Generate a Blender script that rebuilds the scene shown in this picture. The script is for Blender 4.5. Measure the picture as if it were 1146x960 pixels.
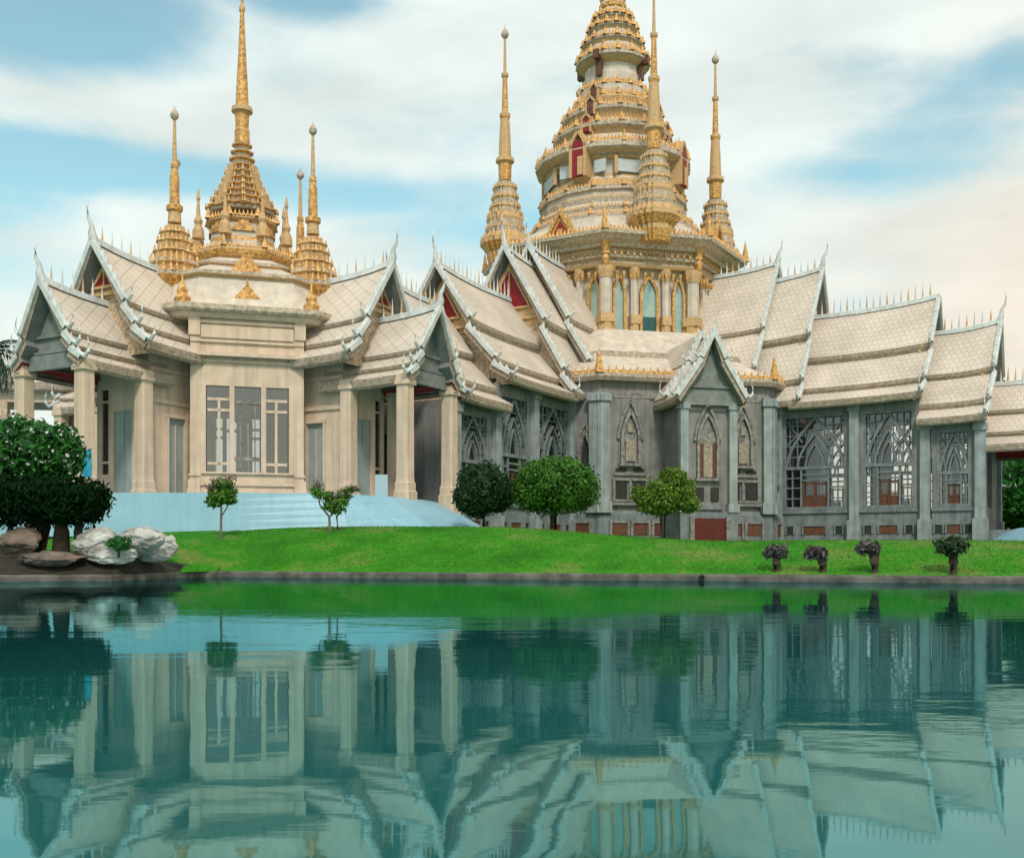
import bpy, math, random
import numpy as np
from mathutils import Matrix, Vector
R = math.radians
random.seed(7); rng = np.random.default_rng(7)
for o in list(bpy.data.objects): bpy.data.objects.remove(o)
SC = bpy.context.scene
COL = SC.collection
EYE = 1.0

# ------------------------------------------------------------------ camera, sky, sun, exposure
cam = bpy.data.cameras.new('camera'); camo = bpy.data.objects.new('camera', cam); COL.objects.link(camo)
cam.sensor_width = 36; cam.lens = 36 * 1200 / 1146
cam.shift_y = (620 - 480) / 1146
cam.clip_start = .1; cam.clip_end = 6000
camo.location = (0, 0, EYE); camo.rotation_euler = (R(90), 0, 0)
SC.camera = camo
SC.view_settings.view_transform = 'Standard'; SC.view_settings.look = 'None'
SC.view_settings.exposure = .34; SC.view_settings.gamma = 1; SC.view_settings.use_curve_mapping = False

SUN_AZ = 172      # compass-like: direction the light comes from, measured clockwise from +Y (behind the camera)
SUN_EL = 46
sd = bpy.data.lights.new('sun', 'SUN'); sd.energy = 2.1; sd.angle = R(10); sd.color = (1, .93, .82)
so = bpy.data.objects.new('sun', sd); COL.objects.link(so)
_d = Vector((math.sin(R(SUN_AZ)) * math.cos(R(SUN_EL)), math.cos(R(SUN_AZ)) * math.cos(R(SUN_EL)), math.sin(R(SUN_EL))))
so.rotation_euler = _d.to_track_quat('Z', 'Y').to_euler(); so.location = (-60, -60, 90)

W = bpy.data.worlds.new('World'); SC.world = W; W.use_nodes = True
def build_world():
    nt = W.node_tree; N = nt.nodes; L = nt.links; N.clear()
    def nd(t, **k):
        n = N.new(t)
        for a, b in k.items(): setattr(n, a, b)
        return n
    out = nd('ShaderNodeOutputWorld'); bg = nd('ShaderNodeBackground'); bg.inputs[1].default_value = 1
    sky = nd('ShaderNodeTexSky', sky_type='NISHITA', sun_disc=False, sun_elevation=R(SUN_EL), sun_rotation=R(SUN_AZ))
    sky.air_density = 1.2; sky.dust_density = .6; sky.ozone_density = 1.5
    mul = nd('ShaderNodeVectorMath', operation='SCALE'); mul.inputs[3].default_value = .125
    tint = nd('ShaderNodeVectorMath', operation='MULTIPLY'); tint.inputs[1].default_value = (.92, 1.25, 1.0)
    L.new(sky.outputs[0], tint.inputs[0]); L.new(tint.outputs[0], mul.inputs[0])
    tc = nd('ShaderNodeTexCoord')
    # clouds: stretched noise plus a few big clear patches fixed to sky directions
    mp = nd('ShaderNodeMapping'); mp.inputs['Scale'].default_value = (1.6, 1.6, 4.2); mp.inputs['Rotation'].default_value = (0, R(9), 0)
    L.new(tc.outputs['Generated'], mp.inputs[0])
    n1 = nd('ShaderNodeTexNoise'); n1.inputs['Scale'].default_value = 1.9; n1.inputs['Detail'].default_value = 8; n1.inputs['Roughness'].default_value = .56
    n1.inputs['Distortion'].default_value = .3
    L.new(mp.outputs[0], n1.inputs[0])
    def m(op, a, b=None, clamp=False):
        x = nd('ShaderNodeMath', operation=op, use_clamp=clamp)
        for i, v in enumerate((a, b)):
            if v is None: continue
            if isinstance(v, (int, float)): x.inputs[i].default_value = v
            else: L.new(v, x.inputs[i])
        return x.outputs[0]
    def direction(px, py):
        v = Vector(((px - 573) / 1200, 1, (620 - py) / 1200)); v.normalize(); return v
    gen = tc.outputs['Generated']
    tot = None
    # (aim direction, half width, half height of the clear patch, strength)
    for px, py, wx, wz, st in ((70, 18, .08, .032, 1.9), (-60, 190, .10, .03, .9), (110, 178, .10, .018, .9), (230, 205, .12, .018, .85), (400, 212, .10, .016, .55), (370, 2, .06, .014, .9),
                               (960, 195, .11, .022, .9), (1115, 80, .10, .032, 1.5), (900, 50, .07, .03, .7), (560, 262, .12, .03, .7), (15, 300, .05, .015, .4),
                               (-500, 100, .3, .1, .7), (1700, 150, .3, .08, .7)):
        d = direction(px, py)
        sub = nd('ShaderNodeVectorMath', operation='SUBTRACT'); L.new(gen, sub.inputs[0]); sub.inputs[1].default_value = d
        sc = nd('ShaderNodeVectorMath', operation='MULTIPLY'); L.new(sub.outputs[0], sc.inputs[0]); sc.inputs[1].default_value = (1 / wx, 1 / (wx * 2), 1 / wz)
        ln = nd('ShaderNodeVectorMath', operation='LENGTH'); L.new(sc.outputs[0], ln.inputs[0])
        e = m('MULTIPLY', m('SUBTRACT', 1, m('MULTIPLY', ln.outputs['Value'], .6), True), st)
        tot = e if tot is None else m('ADD', tot, e)
    fac = m('SUBTRACT', m('MULTIPLY', m('SUBTRACT', n1.outputs[0], .36), 4.2), m('MULTIPLY', tot, 1.2))
    rmp = nd('ShaderNodeMapRange'); rmp.interpolation_type = 'SMOOTHSTEP'; L.new(fac, rmp.inputs[0])
    rmp.inputs[1].default_value = -.85; rmp.inputs[2].default_value = .5; rmp.inputs[3].default_value = .12; rmp.inputs[4].default_value = .97
    # cloud colour: cool white, creamier low and to the right
    sep = nd('ShaderNodeSeparateXYZ'); L.new(gen, sep.inputs[0])
    warm = nd('ShaderNodeMapRange'); warm.interpolation_type = 'SMOOTHSTEP'
    L.new(m('SUBTRACT', sep.outputs[0], m('MULTIPLY', sep.outputs[2], .75)), warm.inputs[0])
    warm.inputs[1].default_value = -.05; warm.inputs[2].default_value = .36
    n2 = nd('ShaderNodeTexNoise'); n2.inputs['Scale'].default_value = 3.4; n2.inputs['Detail'].default_value = 7; L.new(mp.outputs[0], n2.inputs[0])
    cc = nd('ShaderNodeMix', data_type='RGBA'); L.new(warm.outputs[0], cc.inputs[0])
    cc.inputs[6].default_value = (.68, .735, .70, 1); cc.inputs[7].default_value = (.81, .71, .59, 1)
    sh = nd('ShaderNodeMix', data_type='RGBA', blend_type='MULTIPLY'); sh.inputs[0].default_value = 1
    L.new(cc.outputs[2], sh.inputs[6])
    gr = nd('ShaderNodeMapRange'); L.new(n2.outputs[0], gr.inputs[0]); gr.inputs[1].default_value = .3; gr.inputs[2].default_value = .6; gr.inputs[3].default_value = .86; gr.inputs[4].default_value = 1.06
    L.new(gr.outputs[0], sh.inputs[7])
    mx = nd('ShaderNodeMix', data_type='RGBA'); L.new(rmp.outputs[0], mx.inputs[0]); L.new(mul.outputs[0], mx.inputs[6]); L.new(sh.outputs[2], mx.inputs[7])
    L.new(mx.outputs[2], bg.inputs[0]); L.new(bg.outputs[0], out.inputs[0])
build_world()

# ------------------------------------------------------------------ materials
def material(name, col, col2=None, rough=.7, nscale=3.0, bump=.0, metal=0, kind='noise', detail=5, spec=.4, streak=0):
    m = bpy.data.materials.new(name); m.use_nodes = True; nt = m.node_tree; N = nt.nodes; L = nt.links
    b = N['Principled BSDF']; b.inputs['Roughness'].default_value = rough; b.inputs['Metallic'].default_value = metal
    b.inputs['Specular IOR Level'].default_value = spec
    col2 = col2 or tuple(c * .8 for c in col)
    tc = N.new('ShaderNodeTexCoord'); no = N.new('ShaderNodeTexNoise')
    no.inputs['Scale'].default_value = nscale; no.inputs['Detail'].default_value = detail
    L.new(tc.outputs['Object'], no.inputs[0])
    rp = N.new('ShaderNodeMapRange'); L.new(no.outputs[0], rp.inputs[0]); rp.inputs[1].default_value = .35; rp.inputs[2].default_value = .65
    mx = N.new('ShaderNodeMix'); mx.data_type = 'RGBA'; L.new(rp.outputs[0], mx.inputs[0])
    mx.inputs[6].default_value = (*col2, 1); mx.inputs[7].default_value = (*col, 1)
    src = mx.outputs[2]
    if streak:      # rain streaks: noise stretched along the height
        mp = N.new('ShaderNodeMapping'); mp.inputs['Scale'].default_value = (1.6, 1.6, .12); L.new(tc.outputs['Object'], mp.inputs[0])
        n3 = N.new('ShaderNodeTexNoise'); n3.inputs['Scale'].default_value = 2; n3.inputs['Detail'].default_value = 6; L.new(mp.outputs[0], n3.inputs[0])
        r3 = N.new('ShaderNodeMapRange'); L.new(n3.outputs[0], r3.inputs[0]); r3.inputs[1].default_value = .42; r3.inputs[2].default_value = .7; r3.inputs[3].default_value = 1; r3.inputs[4].default_value = 1 - streak
        m2 = N.new('ShaderNodeMix'); m2.data_type = 'RGBA'; m2.blend_type = 'MULTIPLY'; m2.inputs[0].default_value = 1
        L.new(src, m2.inputs[6]); L.new(r3.outputs[0], m2.inputs[7]); src = m2.outputs[2]
    L.new(src, b.inputs['Base Color'])
    if bump:
        bp = N.new('ShaderNodeBump'); bp.inputs['Strength'].default_value = 1; bp.inputs['Distance'].default_value = bump
        n4 = N.new('ShaderNodeTexNoise'); n4.inputs['Scale'].default_value = nscale * 3; n4.inputs['Detail'].default_value = 6; L.new(tc.outputs['Object'], n4.inputs[0])
        L.new(n4.outputs[0], bp.inputs['Height']); L.new(bp.outputs[0], b.inputs['Normal'])
    return m

def tile_material(name, c1, c2, diamond=False):
    m = bpy.data.materials.new(name); m.use_nodes = True; nt = m.node_tree; N = nt.nodes; L = nt.links
    b = N['Principled BSDF']; b.inputs['Roughness'].default_value = .55; b.inputs['Specular IOR Level'].default_value = .35
    uv = N.new('ShaderNodeUVMap'); uv.uv_map = 'UVMap'
    mp = N.new('ShaderNodeMapping'); L.new(uv.outputs[0], mp.inputs[0])
    if diamond: mp.inputs['Rotation'].default_value = (0, 0, R(45))
    br = N.new('ShaderNodeTexBrick'); L.new(mp.outputs[0], br.inputs[0])
    br.inputs['Scale'].default_value = 1; br.inputs['Brick Width'].default_value = .62 if diamond else .42
    br.inputs['Row Height'].default_value = .62 if diamond else .5
    br.offset = 0 if diamond else .5
    br.inputs['Mortar Size'].default_value = .035; br.inputs['Mortar Smooth'].default_value = .6
    br.inputs['Color1'].default_value = (*c1, 1); br.inputs['Color2'].default_value = (*c2, 1)
    br.inputs['Mortar'].default_value = (*[c * .92 for c in c2], 1)
    no = N.new('ShaderNodeTexNoise'); no.inputs['Scale'].default_value = .35; no.inputs['Detail'].default_value = 6; L.new(uv.outputs[0], no.inputs[0])
    rp = N.new('ShaderNodeMapRange'); L.new(no.outputs[0], rp.inputs[0]); rp.inputs[1].default_value = .3; rp.inputs[2].default_value = .7; rp.inputs[3].default_value = .82; rp.inputs[4].default_value = 1.08
    mx = N.new('ShaderNodeMix'); mx.data_type = 'RGBA'; mx.blend_type = 'MULTIPLY'; mx.inputs[0].default_value = 1
    L.new(br.outputs[0], mx.inputs[6]); L.new(rp.outputs[0], mx.inputs[7]); L.new(mx.outputs[2], b.inputs['Base Color'])
    bp = N.new('ShaderNodeBump'); bp.inputs['Strength'].default_value = .8; bp.inputs['Distance'].default_value = .03; bp.invert = True
    L.new(br.outputs['Fac'], bp.inputs['Height']); L.new(bp.outputs[0], b.inputs['Normal'])
    return m

def leaf_material(name, dark, light, rough=.5, spec=.4):
    m = bpy.data.materials.new(name); m.use_nodes = True; nt = m.node_tree; N = nt.nodes; L = nt.links
    b = N['Principled BSDF']; b.inputs['Roughness'].default_value = rough; b.inputs['Specular IOR Level'].default_value = spec
    g = N.new('ShaderNodeNewGeometry'); tc = N.new('ShaderNodeTexCoord')
    no = N.new('ShaderNodeTexNoise'); no.inputs['Scale'].default_value = 1.6; L.new(tc.outputs['Object'], no.inputs[0])
    ad = N.new('ShaderNodeMath'); ad.operation = 'ADD'; L.new(g.outputs['Random Per Island'], ad.inputs[0]); L.new(no.outputs[0], ad.inputs[1])
    rp = N.new('ShaderNodeMapRange'); L.new(ad.outputs[0], rp.inputs[0]); rp.inputs[1].default_value = .5; rp.inputs[2].default_value = 1.4
    mx = N.new('ShaderNodeMix'); mx.data_type = 'RGBA'; L.new(rp.outputs[0], mx.inputs[0])
    mx.inputs[6].default_value = (*dark, 1); mx.inputs[7].default_value = (*light, 1)
    L.new(mx.outputs[2], b.inputs['Base Color'])
    tr = N.new('ShaderNodeBsdfTranslucent'); L.new(mx.outputs[2], tr.inputs[0])
    ms = N.new('ShaderNodeMixShader'); ms.inputs[0].default_value = .25
    L.new(b.outputs[0], ms.inputs[1]); L.new(tr.outputs[0], ms.inputs[2]); L.new(ms.outputs[0], N['Material Output'].inputs[0])
    return m

M = {}
M['tile'] = tile_material('roof_tile', (.61, .53, .45), (.57, .49, .41))
M['tile2'] = tile_material('roof_tile_diamond', (.62, .54, .455), (.58, .50, .415), True)
M['soffit'] = material('soffit_red', (.33, .015, .012), (.22, .012, .01), .6)
M['trim'] = material('pale_trim', (.62, .655, .65), (.48, .49, .47), .6, 2.5, .01, streak=.15)
M['lip'] = material('eave_board', (.40, .33, .26), (.24, .18, .13), .7, 4, .01)
M['cream'] = material('cream_stone', (.62, .485, .37), (.55, .425, .32), .75, 1.4, .01, streak=.22)
M['cream2'] = material('cream_carving', (.60, .47, .34), (.32, .22, .13), .75, 5, .03)
M['grey'] = material('grey_stone', (.245, .235, .225), (.18, .175, .168), .75, 1.0, .015, streak=.35)
M['grey2'] = material('grey_carving', (.30, .28, .26), (.13, .125, .12), .75, 3.2, .03, streak=.2)
M['bluegrey'] = material('blue_grey_stone', (.195, .225, .235), (.135, .155, .165), .7, 1.5, .01, streak=.3)
M['pilaster'] = material('pale_pilaster', (.30, .345, .355), (.22, .25, .25), .65, 1.2, .01, streak=.3)
M['gold'] = material('gold_leaf', (.72, .40, .11), (.30, .15, .04), .5, 5, .03, metal=.1, spec=.5)
M['gold2'] = material('worn_gold', (.66, .40, .15), (.38, .27, .17), .6, 7, .04, spec=.4)
M['ivory'] = material('ivory_plaster', (.60, .53, .44), (.47, .41, .34), .7, 1.2, .004, streak=.15)
M['stone_w'] = material('weathered_moulding', (.54, .46, .36), (.30, .235, .17), .8, 4, .02)
M['red'] = material('red_panel', (.26, .008, .016), (.17, .006, .010), .5)
M['wood'] = material('red_brown_wood', (.15, .055, .03), (.08, .03, .018), .5, 6)
M['reddoor'] = material('dark_red_door', (.10, .012, .008), (.07, .01, .007), .5)
M['dark'] = material('dark_interior', (.03, .032, .03), (.02, .02, .02), .8)
M['ped'] = material('grey_pediment', (.21, .225, .215), (.15, .16, .15), .7, 2, .02)
M['door'] = material('grey_green_door', (.29, .34, .32), (.23, .27, .26), .6, 1)
M['teal'] = material('teal_glass', (.30, .42, .38), (.20, .32, .30), .15, 1, spec=.8)
M['tealdark'] = material('dark_teal_shutter', (.02, .10, .10), (.015, .07, .07), .3)
M['niche'] = material('blue_white_panel', (.50, .56, .58), (.42, .46, .46), .6)
M['terrace'] = material('blue_shaded_paving', (.25, .45, .55), (.21, .40, .50), .5, .5, .004, streak=.10)  # blue shade on white paving, put into the base colour
M['kerb'] = material('wet_kerb_stone', (.13, .12, .105), (.05, .046, .04), .7, 1.8, .03)
M['bark'] = material('bark', (.06, .045, .03), (.03, .022, .015), .9, 6, .03)
M['palebark'] = material('pale_bark', (.17, .15, .12), (.10, .085, .07), .9, 6, .03)
M['rockw'] = material('pale_boulder', (.50, .50, .47), (.16, .15, .13), .85, 1.1, .12)
M['rockb'] = material('brown_boulder', (.19, .14, .11), (.07, .06, .05), .9, 1.4, .1)
M['soil'] = material('dark_wet_soil', (.035, .028, .02), (.015, .012, .01), .9, 3, .06)
M['carving'] = material('pale_carving', (.36, .30, .235), (.20, .17, .14), .7, 5, .03)
M['banner'] = material('blue_fabric', (.01, .28, .42), (.01, .22, .34), .6)
M['panel'] = material('pale_blue_board', (.36, .52, .58), (.33, .48, .54), .5)
M['iron'] = material('black_iron', (.01, .01, .01), None, .5)

def glass_mat():
    m = bpy.data.materials.new('window_glass'); m.use_nodes = True; N = m.node_tree.nodes; L = m.node_tree.links
    N.remove(N['Principled BSDF'])
    t = N.new('ShaderNodeBsdfTransparent'); t.inputs[0].default_value = (.88, .90, .90, 1)
    g = N.new('ShaderNodeBsdfGlossy'); g.inputs['Roughness'].default_value = .05; g.inputs[0].default_value = (.8, .85, .85, 1)
    f = N.new('ShaderNodeFresnel'); f.inputs[0].default_value = 2.2
    s = N.new('ShaderNodeMixShader'); L.new(f.outputs[0], s.inputs[0]); L.new(t.outputs[0], s.inputs[1]); L.new(g.outputs[0], s.inputs[2])
    L.new(s.outputs[0], N['Material Output'].inputs[0]); return m
M['glass'] = glass_mat()

# ------------------------------------------------------------------ mesh builder
class MB:
    def __init__(s, X=None): s.v = []; s.f = []; s.m = []; s.uv = {}; s.X = X or Matrix()
    def add(s, vs, fs, mi=0, X=None):
        n = len(s.v); T = s.X @ X if X else s.X
        s.v += [tuple(T @ Vector(p)) for p in vs]
        for f in fs: s.f.append([i + n for i in f]); s.m.append(mi)
    def quadgrid(s, rows, mi=0, uvs=None, X=None, seg_mi=None, flip=False):
        n = len(s.v); T = s.X @ X if X else s.X; c = len(rows[0])
        for r in rows: s.v += [tuple(T @ Vector(p)) for p in r]
        for i in range(len(rows) - 1):
            for j in range(c - 1):
                a = [n + i * c + j, n + i * c + j + 1, n + (i + 1) * c + j + 1, n + (i + 1) * c + j]
                u = [uvs[i][j], uvs[i][j + 1], uvs[i + 1][j + 1], uvs[i + 1][j]] if uvs else None
                if flip: a = a[::-1]; u = u[::-1] if u else None
                if u: s.uv[len(s.f)] = u
                s.f.append(a); s.m.append(seg_mi[j] if seg_mi else mi)
    def box(s, c, d, mi=0, X=None):
        x, y, z = c; a, b, h = d[0] / 2, d[1] / 2, d[2] / 2
        vs = [(x + i * a, y + j * b, z + k * h) for k in (-1, 1) for j in (-1, 1) for i in (-1, 1)]
        s.add(vs, [(0, 2, 3, 1), (4, 5, 7, 6), (0, 1, 5, 4), (2, 6, 7, 3), (0, 4, 6, 2), (1, 3, 7, 5)], mi, X)
    def box2(s, x0, x1, y0, y1, z0, z1, mi=0, X=None):
        s.box(((x0 + x1) / 2, (y0 + y1) / 2, (z0 + z1) / 2), (abs(x1 - x0), abs(y1 - y0), abs(z1 - z0)), mi, X)
    def lathe(s, prof, n=8, phase=None, c=(0, 0), seg_mi=None, X=None, plan=None, cap=True):
        # prof: list of (radius, z); plan: optional unit outline points
        if plan is None:
            ph = math.pi / n if phase is None else phase
            plan = [(math.cos(ph + 2 * math.pi * k / n), math.sin(ph + 2 * math.pi * k / n)) for k in range(n)]
        n = len(plan); vs = []
        for r, z in prof: vs += [(c[0] + r * px, c[1] + r * py, z) for px, py in plan]
        for i in range(len(prof) - 1):
            fs = [(i * n + k, i * n + (k + 1) % n, (i + 1) * n + (k + 1) % n, (i + 1) * n + k) for k in range(n)]
            if i == 0: base = len(s.v); s.add(vs, fs, seg_mi[i] if seg_mi else 0, X)
            else:
                for f in fs: s.f.append([q + base for q in f]); s.m.append(seg_mi[i] if seg_mi else 0)
        if cap:
            s.f.append([base + k for k in range(n)][::-1]); s.m.append(seg_mi[0] if seg_mi else 0)
            s.f.append([base + (len(prof) - 1) * n + k for k in range(n)]); s.m.append(seg_mi[-1] if seg_mi else 0)
    def spike(s, p, r, h, n=4, mi=0, X=None, lean=(0, 0)):
        x, y, z = p
        vs = [(x + r * math.cos(2 * math.pi * k / n), y + r * math.sin(2 * math.pi * k / n), z) for k in range(n)] + [(x + lean[0], y + lean[1], z + h)]
        s.add(vs, [(k, (k + 1) % n, n) for k in range(n)], mi, X)
    def tube(s, pts, rad, n=6, mi=0, X=None):
        rows = []; P = [Vector(p) for p in pts]
        for i, p in enumerate(P):
            d = (P[min(i + 1, len(P) - 1)] - P[max(i - 1, 0)]).normalized()
            a = d.cross(Vector((0, 0, 1)));
            if a.length < .05: a = d.cross(Vector((1, 0, 0)))
            a.normalize(); b = d.cross(a); r = rad[i] if hasattr(rad, '__len__') else rad
            rows.append([p + r * (a * math.cos(2 * math.pi * k / n) + b * math.sin(2 * math.pi * k / n)) for k in range(n + 1)])
        s.quadgrid(rows, mi, X=X)
    def bar(s, p, q, w, d, mi=0, X=None):
        # a bar in a wall plane: points are (outward, sideways, up); w = width in plane, d = depth outward
        p = Vector(p); q = Vector(q); t = (q - p).normalized(); o = Vector((1, 0, 0)); a = t.cross(o).normalized() * w / 2; o = o * d / 2
        vs = [p + a + o, p - a + o, p - a - o, p + a - o, q + a + o, q - a + o, q - a - o, q + a - o]
        s.add(vs, [(0, 1, 2, 3), (7, 6, 5, 4), (0, 4, 5, 1), (1, 5, 6, 2), (2, 6, 7, 3), (3, 7, 4, 0)], mi, X)
    def build(s, name, mats, parent=None, smooth=False):
        me = bpy.data.meshes.new(name); me.from_pydata(s.v, [], s.f)
        mats = mats if isinstance(mats, (list, tuple)) else [mats]
        for m in mats: me.materials.append(M[m] if isinstance(m, str) else m)
        me.polygons.foreach_set('material_index', [min(i, len(mats) - 1) for i in s.m])
        if s.uv:
            ul = me.uv_layers.new(name='UVMap')
            for fi, u in s.uv.items():
                p = me.polygons[fi]
                for k, li in enumerate(p.loop_indices): ul.data[li].uv = u[k]
        if smooth: me.polygons.foreach_set('use_smooth', [True] * len(me.polygons))
        me.update()
        o = bpy.data.objects.new(name, me); COL.objects.link(o)
        if parent: o.parent = parent
        return o

def tag(o, label, cat, group=None):
    o['label'] = label; o['category'] = cat
    if group: o['group'] = group
    return o
def struct(o): o['kind'] = 'structure'; return o
def thing(name, label, cat, loc=(0, 0, 0), rz=0, group=None):
    o = bpy.data.objects.new(name, None); COL.objects.link(o); o.location = loc; o.rotation_euler = (0, 0, rz)
    return tag(o, label, cat, group)
def dup_part(o, parent, mat4=None):
    c = o.copy(); COL.objects.link(c); c.parent = parent
    if mat4: c.matrix_local = mat4
    for ch in o.children:
        d = ch.copy(); COL.objects.link(d); d.parent = c
    return c
RZ = lambda a: Matrix.Rotation(R(a), 4, 'Z')
T = lambda x, y, z=0: Matrix.Translation((x, y, z))

# ------------------------------------------------------------------ ground, water
def shore_y(x):
    y = 42.8 - .362 * x
    if x < -13.0:
        k = min(1, (-13.0 - x) / 2.0); k = k * k * (3 - 2 * k)
        y = y * (1 - k) + (39.5 + .25 * (x + 18)) * k
    return y
def crest_z(x, d):
    k = min(1, max(0, (x + 1.5) / 12)); k = k * k * (3 - 2 * k)
    return 2.33 * (1 - k) + 1.55 * k
def ground_z(x, y):
    d = y - shore_y(x)
    w = 8.5
    dl = y - (42.8 - .362 * x)
    if x < -13:
        q = min(1, (-13 - x) / 2)
        lo = .25 + .5 * min(1, max(0, d / 1.6)) * q + .4 * min(1, max(0, d / 8)) * q
        return lo + (crest_z(x, d) - lo) * math.sin(min(1, max(0, dl / w)) * math.pi / 2)
    k = min(1, max(0, d / w)); k = math.sin(k * math.pi / 2)
    return .25 + (crest_z(x, d) - .25) * k + .05 * math.sin(x * .35 + y * .2) * k
def build_ground():
    xs = [-3000, -800, -250, -120, -80] + list(np.arange(-60, 60.1, 1.0)) + [80, 120, 250, 800, 3000]
    ds = [0, .3, .7, 1.2, 2, 3, 4, 5, 6, 7, 8, 9, 10, 12, 15, 20, 28, 40, 60, 90, 150, 300, 800, 3000]
    mb = MB(); rows = []
    for d in ds:
        r = []
        for x in xs:
            xx = max(-60, min(60, x)); y = shore_y(xx) + d
            z = ground_z(xx, y)
            r.append((x, y, z))
        rows.append(r)
    mb.quadgrid(rows, flip=True)
    o = mb.build('lawn', lawn_mat(), smooth=True); struct(o)
    # stone kerb along the water
    mb = MB(); rows = []
    for x in [-3000, -300] + list(np.arange(-60, 60.1, .75)) + [300, 3000]:
        xx = max(-60, min(60, x)); y = shore_y(xx); j = .03 * math.sin(x * 2.1) + .02 * math.sin(x * 5.3)
        rows.append([(x, y - .12, -.6), (x, y - .12 + j, .14), (x, y - .10 + j, .21), (x, y - .03 + j, .255), (x, y + .5, .28 + j * .3), (x, y + .58, .18)])
    mb.quadgrid(rows)
    k = mb.build('pond_edge', 'kerb'); struct(k)
    mb = MB(); mb.add([(-3000, -400, 0), (3000, -400, 0), (3000, 1200, 0), (-3000, 1200, 0)], [(0, 1, 2, 3)])
    w = mb.build('water', water_mat()); struct(w)
    mb = MB(); mb.add([(-3000, -400, -1.4), (3000, -400, -1.4), (3000, 80, -1.4), (-3000, 80, -1.4)], [(0, 1, 2, 3)])
    struct(mb.build('pond_bed', 'kerb'))
def lawn_mat():
    m = bpy.data.materials.new('lawn'); m.use_nodes = True; N = m.node_tree.nodes; L = m.node_tree.links; b = N['Principled BSDF']
    b.inputs['Roughness'].default_value = .9; b.inputs['Specular IOR Level'].default_value = .1
    tc = N.new('ShaderNodeTexCoord')
    n1 = N.new('ShaderNodeTexNoise'); n1.inputs['Scale'].default_value = .33; n1.inputs['Detail'].default_value = 7; n1.inputs['Roughness'].default_value = .6; L.new(tc.outputs['Object'], n1.inputs[0])
    cr = N.new('ShaderNodeValToRGB'); L.new(n1.outputs[0], cr.inputs[0])
    e = cr.color_ramp.elements; e[0].position = .33; e[0].color = (.022, .14, .008, 1); e[1].position = .70; e[1].color = (.15, .20, .05, 1)
    x = cr.color_ramp.elements.new(.5); x.color = (.036, .205, .010, 1)
    n2 = N.new('ShaderNodeTexNoise'); n2.inputs['Scale'].default_value = 7; n2.inputs['Detail'].default_value = 8; L.new(tc.outputs['Object'], n2.inputs[0])
    r2 = N.new('ShaderNodeMapRange'); L.new(n2.outputs[0], r2.inputs[0]); r2.inputs[1].default_value = .3; r2.inputs[2].default_value = .7; r2.inputs[3].default_value = .65; r2.inputs[4].default_value = 1.25
    mx = N.new('ShaderNodeMix'); mx.data_type = 'RGBA'; mx.blend_type = 'MULTIPLY'; mx.inputs[0].default_value = 1
    L.new(cr.outputs[0], mx.inputs[6]); L.new(r2.outputs[0], mx.inputs[7]); L.new(mx.outputs[2], b.inputs['Base Color'])
    bp = N.new('ShaderNodeBump'); bp.inputs['Distance'].default_value = .08; bp.inputs['Strength'].default_value = 1
    n3 = N.new('ShaderNodeTexNoise'); n3.inputs['Scale'].default_value = 12; n3.inputs['Detail'].default_value = 8; L.new(tc.outputs['Object'], n3.inputs[0])
    L.new(n3.outputs[0], bp.inputs['Height']); L.new(bp.outputs[0], b.inputs['Normal'])
    return m
def water_mat():
    m = bpy.data.materials.new('pond_water'); m.use_nodes = True; N = m.node_tree.nodes; L = m.node_tree.links
    N.remove(N['Principled BSDF'])
    g = N.new('ShaderNodeBsdfGlossy'); g.inputs[0].default_value = (.39, .67, .69, 1); g.inputs['Roughness'].default_value = .028
    d = N.new('ShaderNodeBsdfDiffuse'); d.inputs[0].default_value = (.014, .125, .13, 1)
    f = N.new('ShaderNodeFresnel'); f.inputs[0].default_value = 1.9
    s = N.new('ShaderNodeMixShader')
    mr = N.new('ShaderNodeMapRange'); L.new(f.outputs[0], mr.inputs[0]); mr.inputs[1].default_value = 0; mr.inputs[2].default_value = .8; mr.inputs[3].default_value = .12; mr.inputs[4].default_value = .97
    L.new(mr.outputs[0], s.inputs[0]); L.new(d.outputs[0], s.inputs[1]); L.new(g.outputs[0], s.inputs[2])
    tc = N.new('ShaderNodeTexCoord')
    def noise(sc, scale, det):
        mp = N.new('ShaderNodeMapping'); mp.inputs['Scale'].default_value = sc; L.new(tc.outputs['Object'], mp.inputs[0])
        n = N.new('ShaderNodeTexNoise'); n.inputs['Scale'].default_value = scale; n.inputs['Detail'].default_value = det; L.new(mp.outputs[0], n.inputs[0]); return n.outputs[0]
    a = noise((.35, 1, 1), .55, 2); c = noise((.5, 1, 1), 3.0, 3)
    patch = noise((.12, .35, 1), .30, 2)
    pr = N.new('ShaderNodeMapRange'); L.new(patch, pr.inputs[0]); pr.inputs[1].default_value = .45; pr.inputs[2].default_value = .68; pr.inputs[3].default_value = .12; pr.inputs[4].default_value = 1
    ml = N.new('ShaderNodeMath'); ml.operation = 'MULTIPLY'; L.new(c, ml.inputs[0]); L.new(pr.outputs[0], ml.inputs[1])
    b1 = N.new('ShaderNodeBump'); b1.inputs['Distance'].default_value = .008; b1.inputs['Strength'].default_value = 1; L.new(a, b1.inputs['Height'])
    b2 = N.new('ShaderNodeBump'); b2.inputs['Distance'].default_value = .0055; b2.inputs['Strength'].default_value = 1; L.new(ml.outputs[0], b2.inputs['Height']); L.new(b1.outputs[0], b2.inputs['Normal'])
    L.new(b2.outputs[0], g.inputs['Normal']); L.new(b2.outputs[0], f.inputs['Normal'])
    L.new(s.outputs[0], N['Material Output'].inputs[0]); return m
build_ground()

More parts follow.
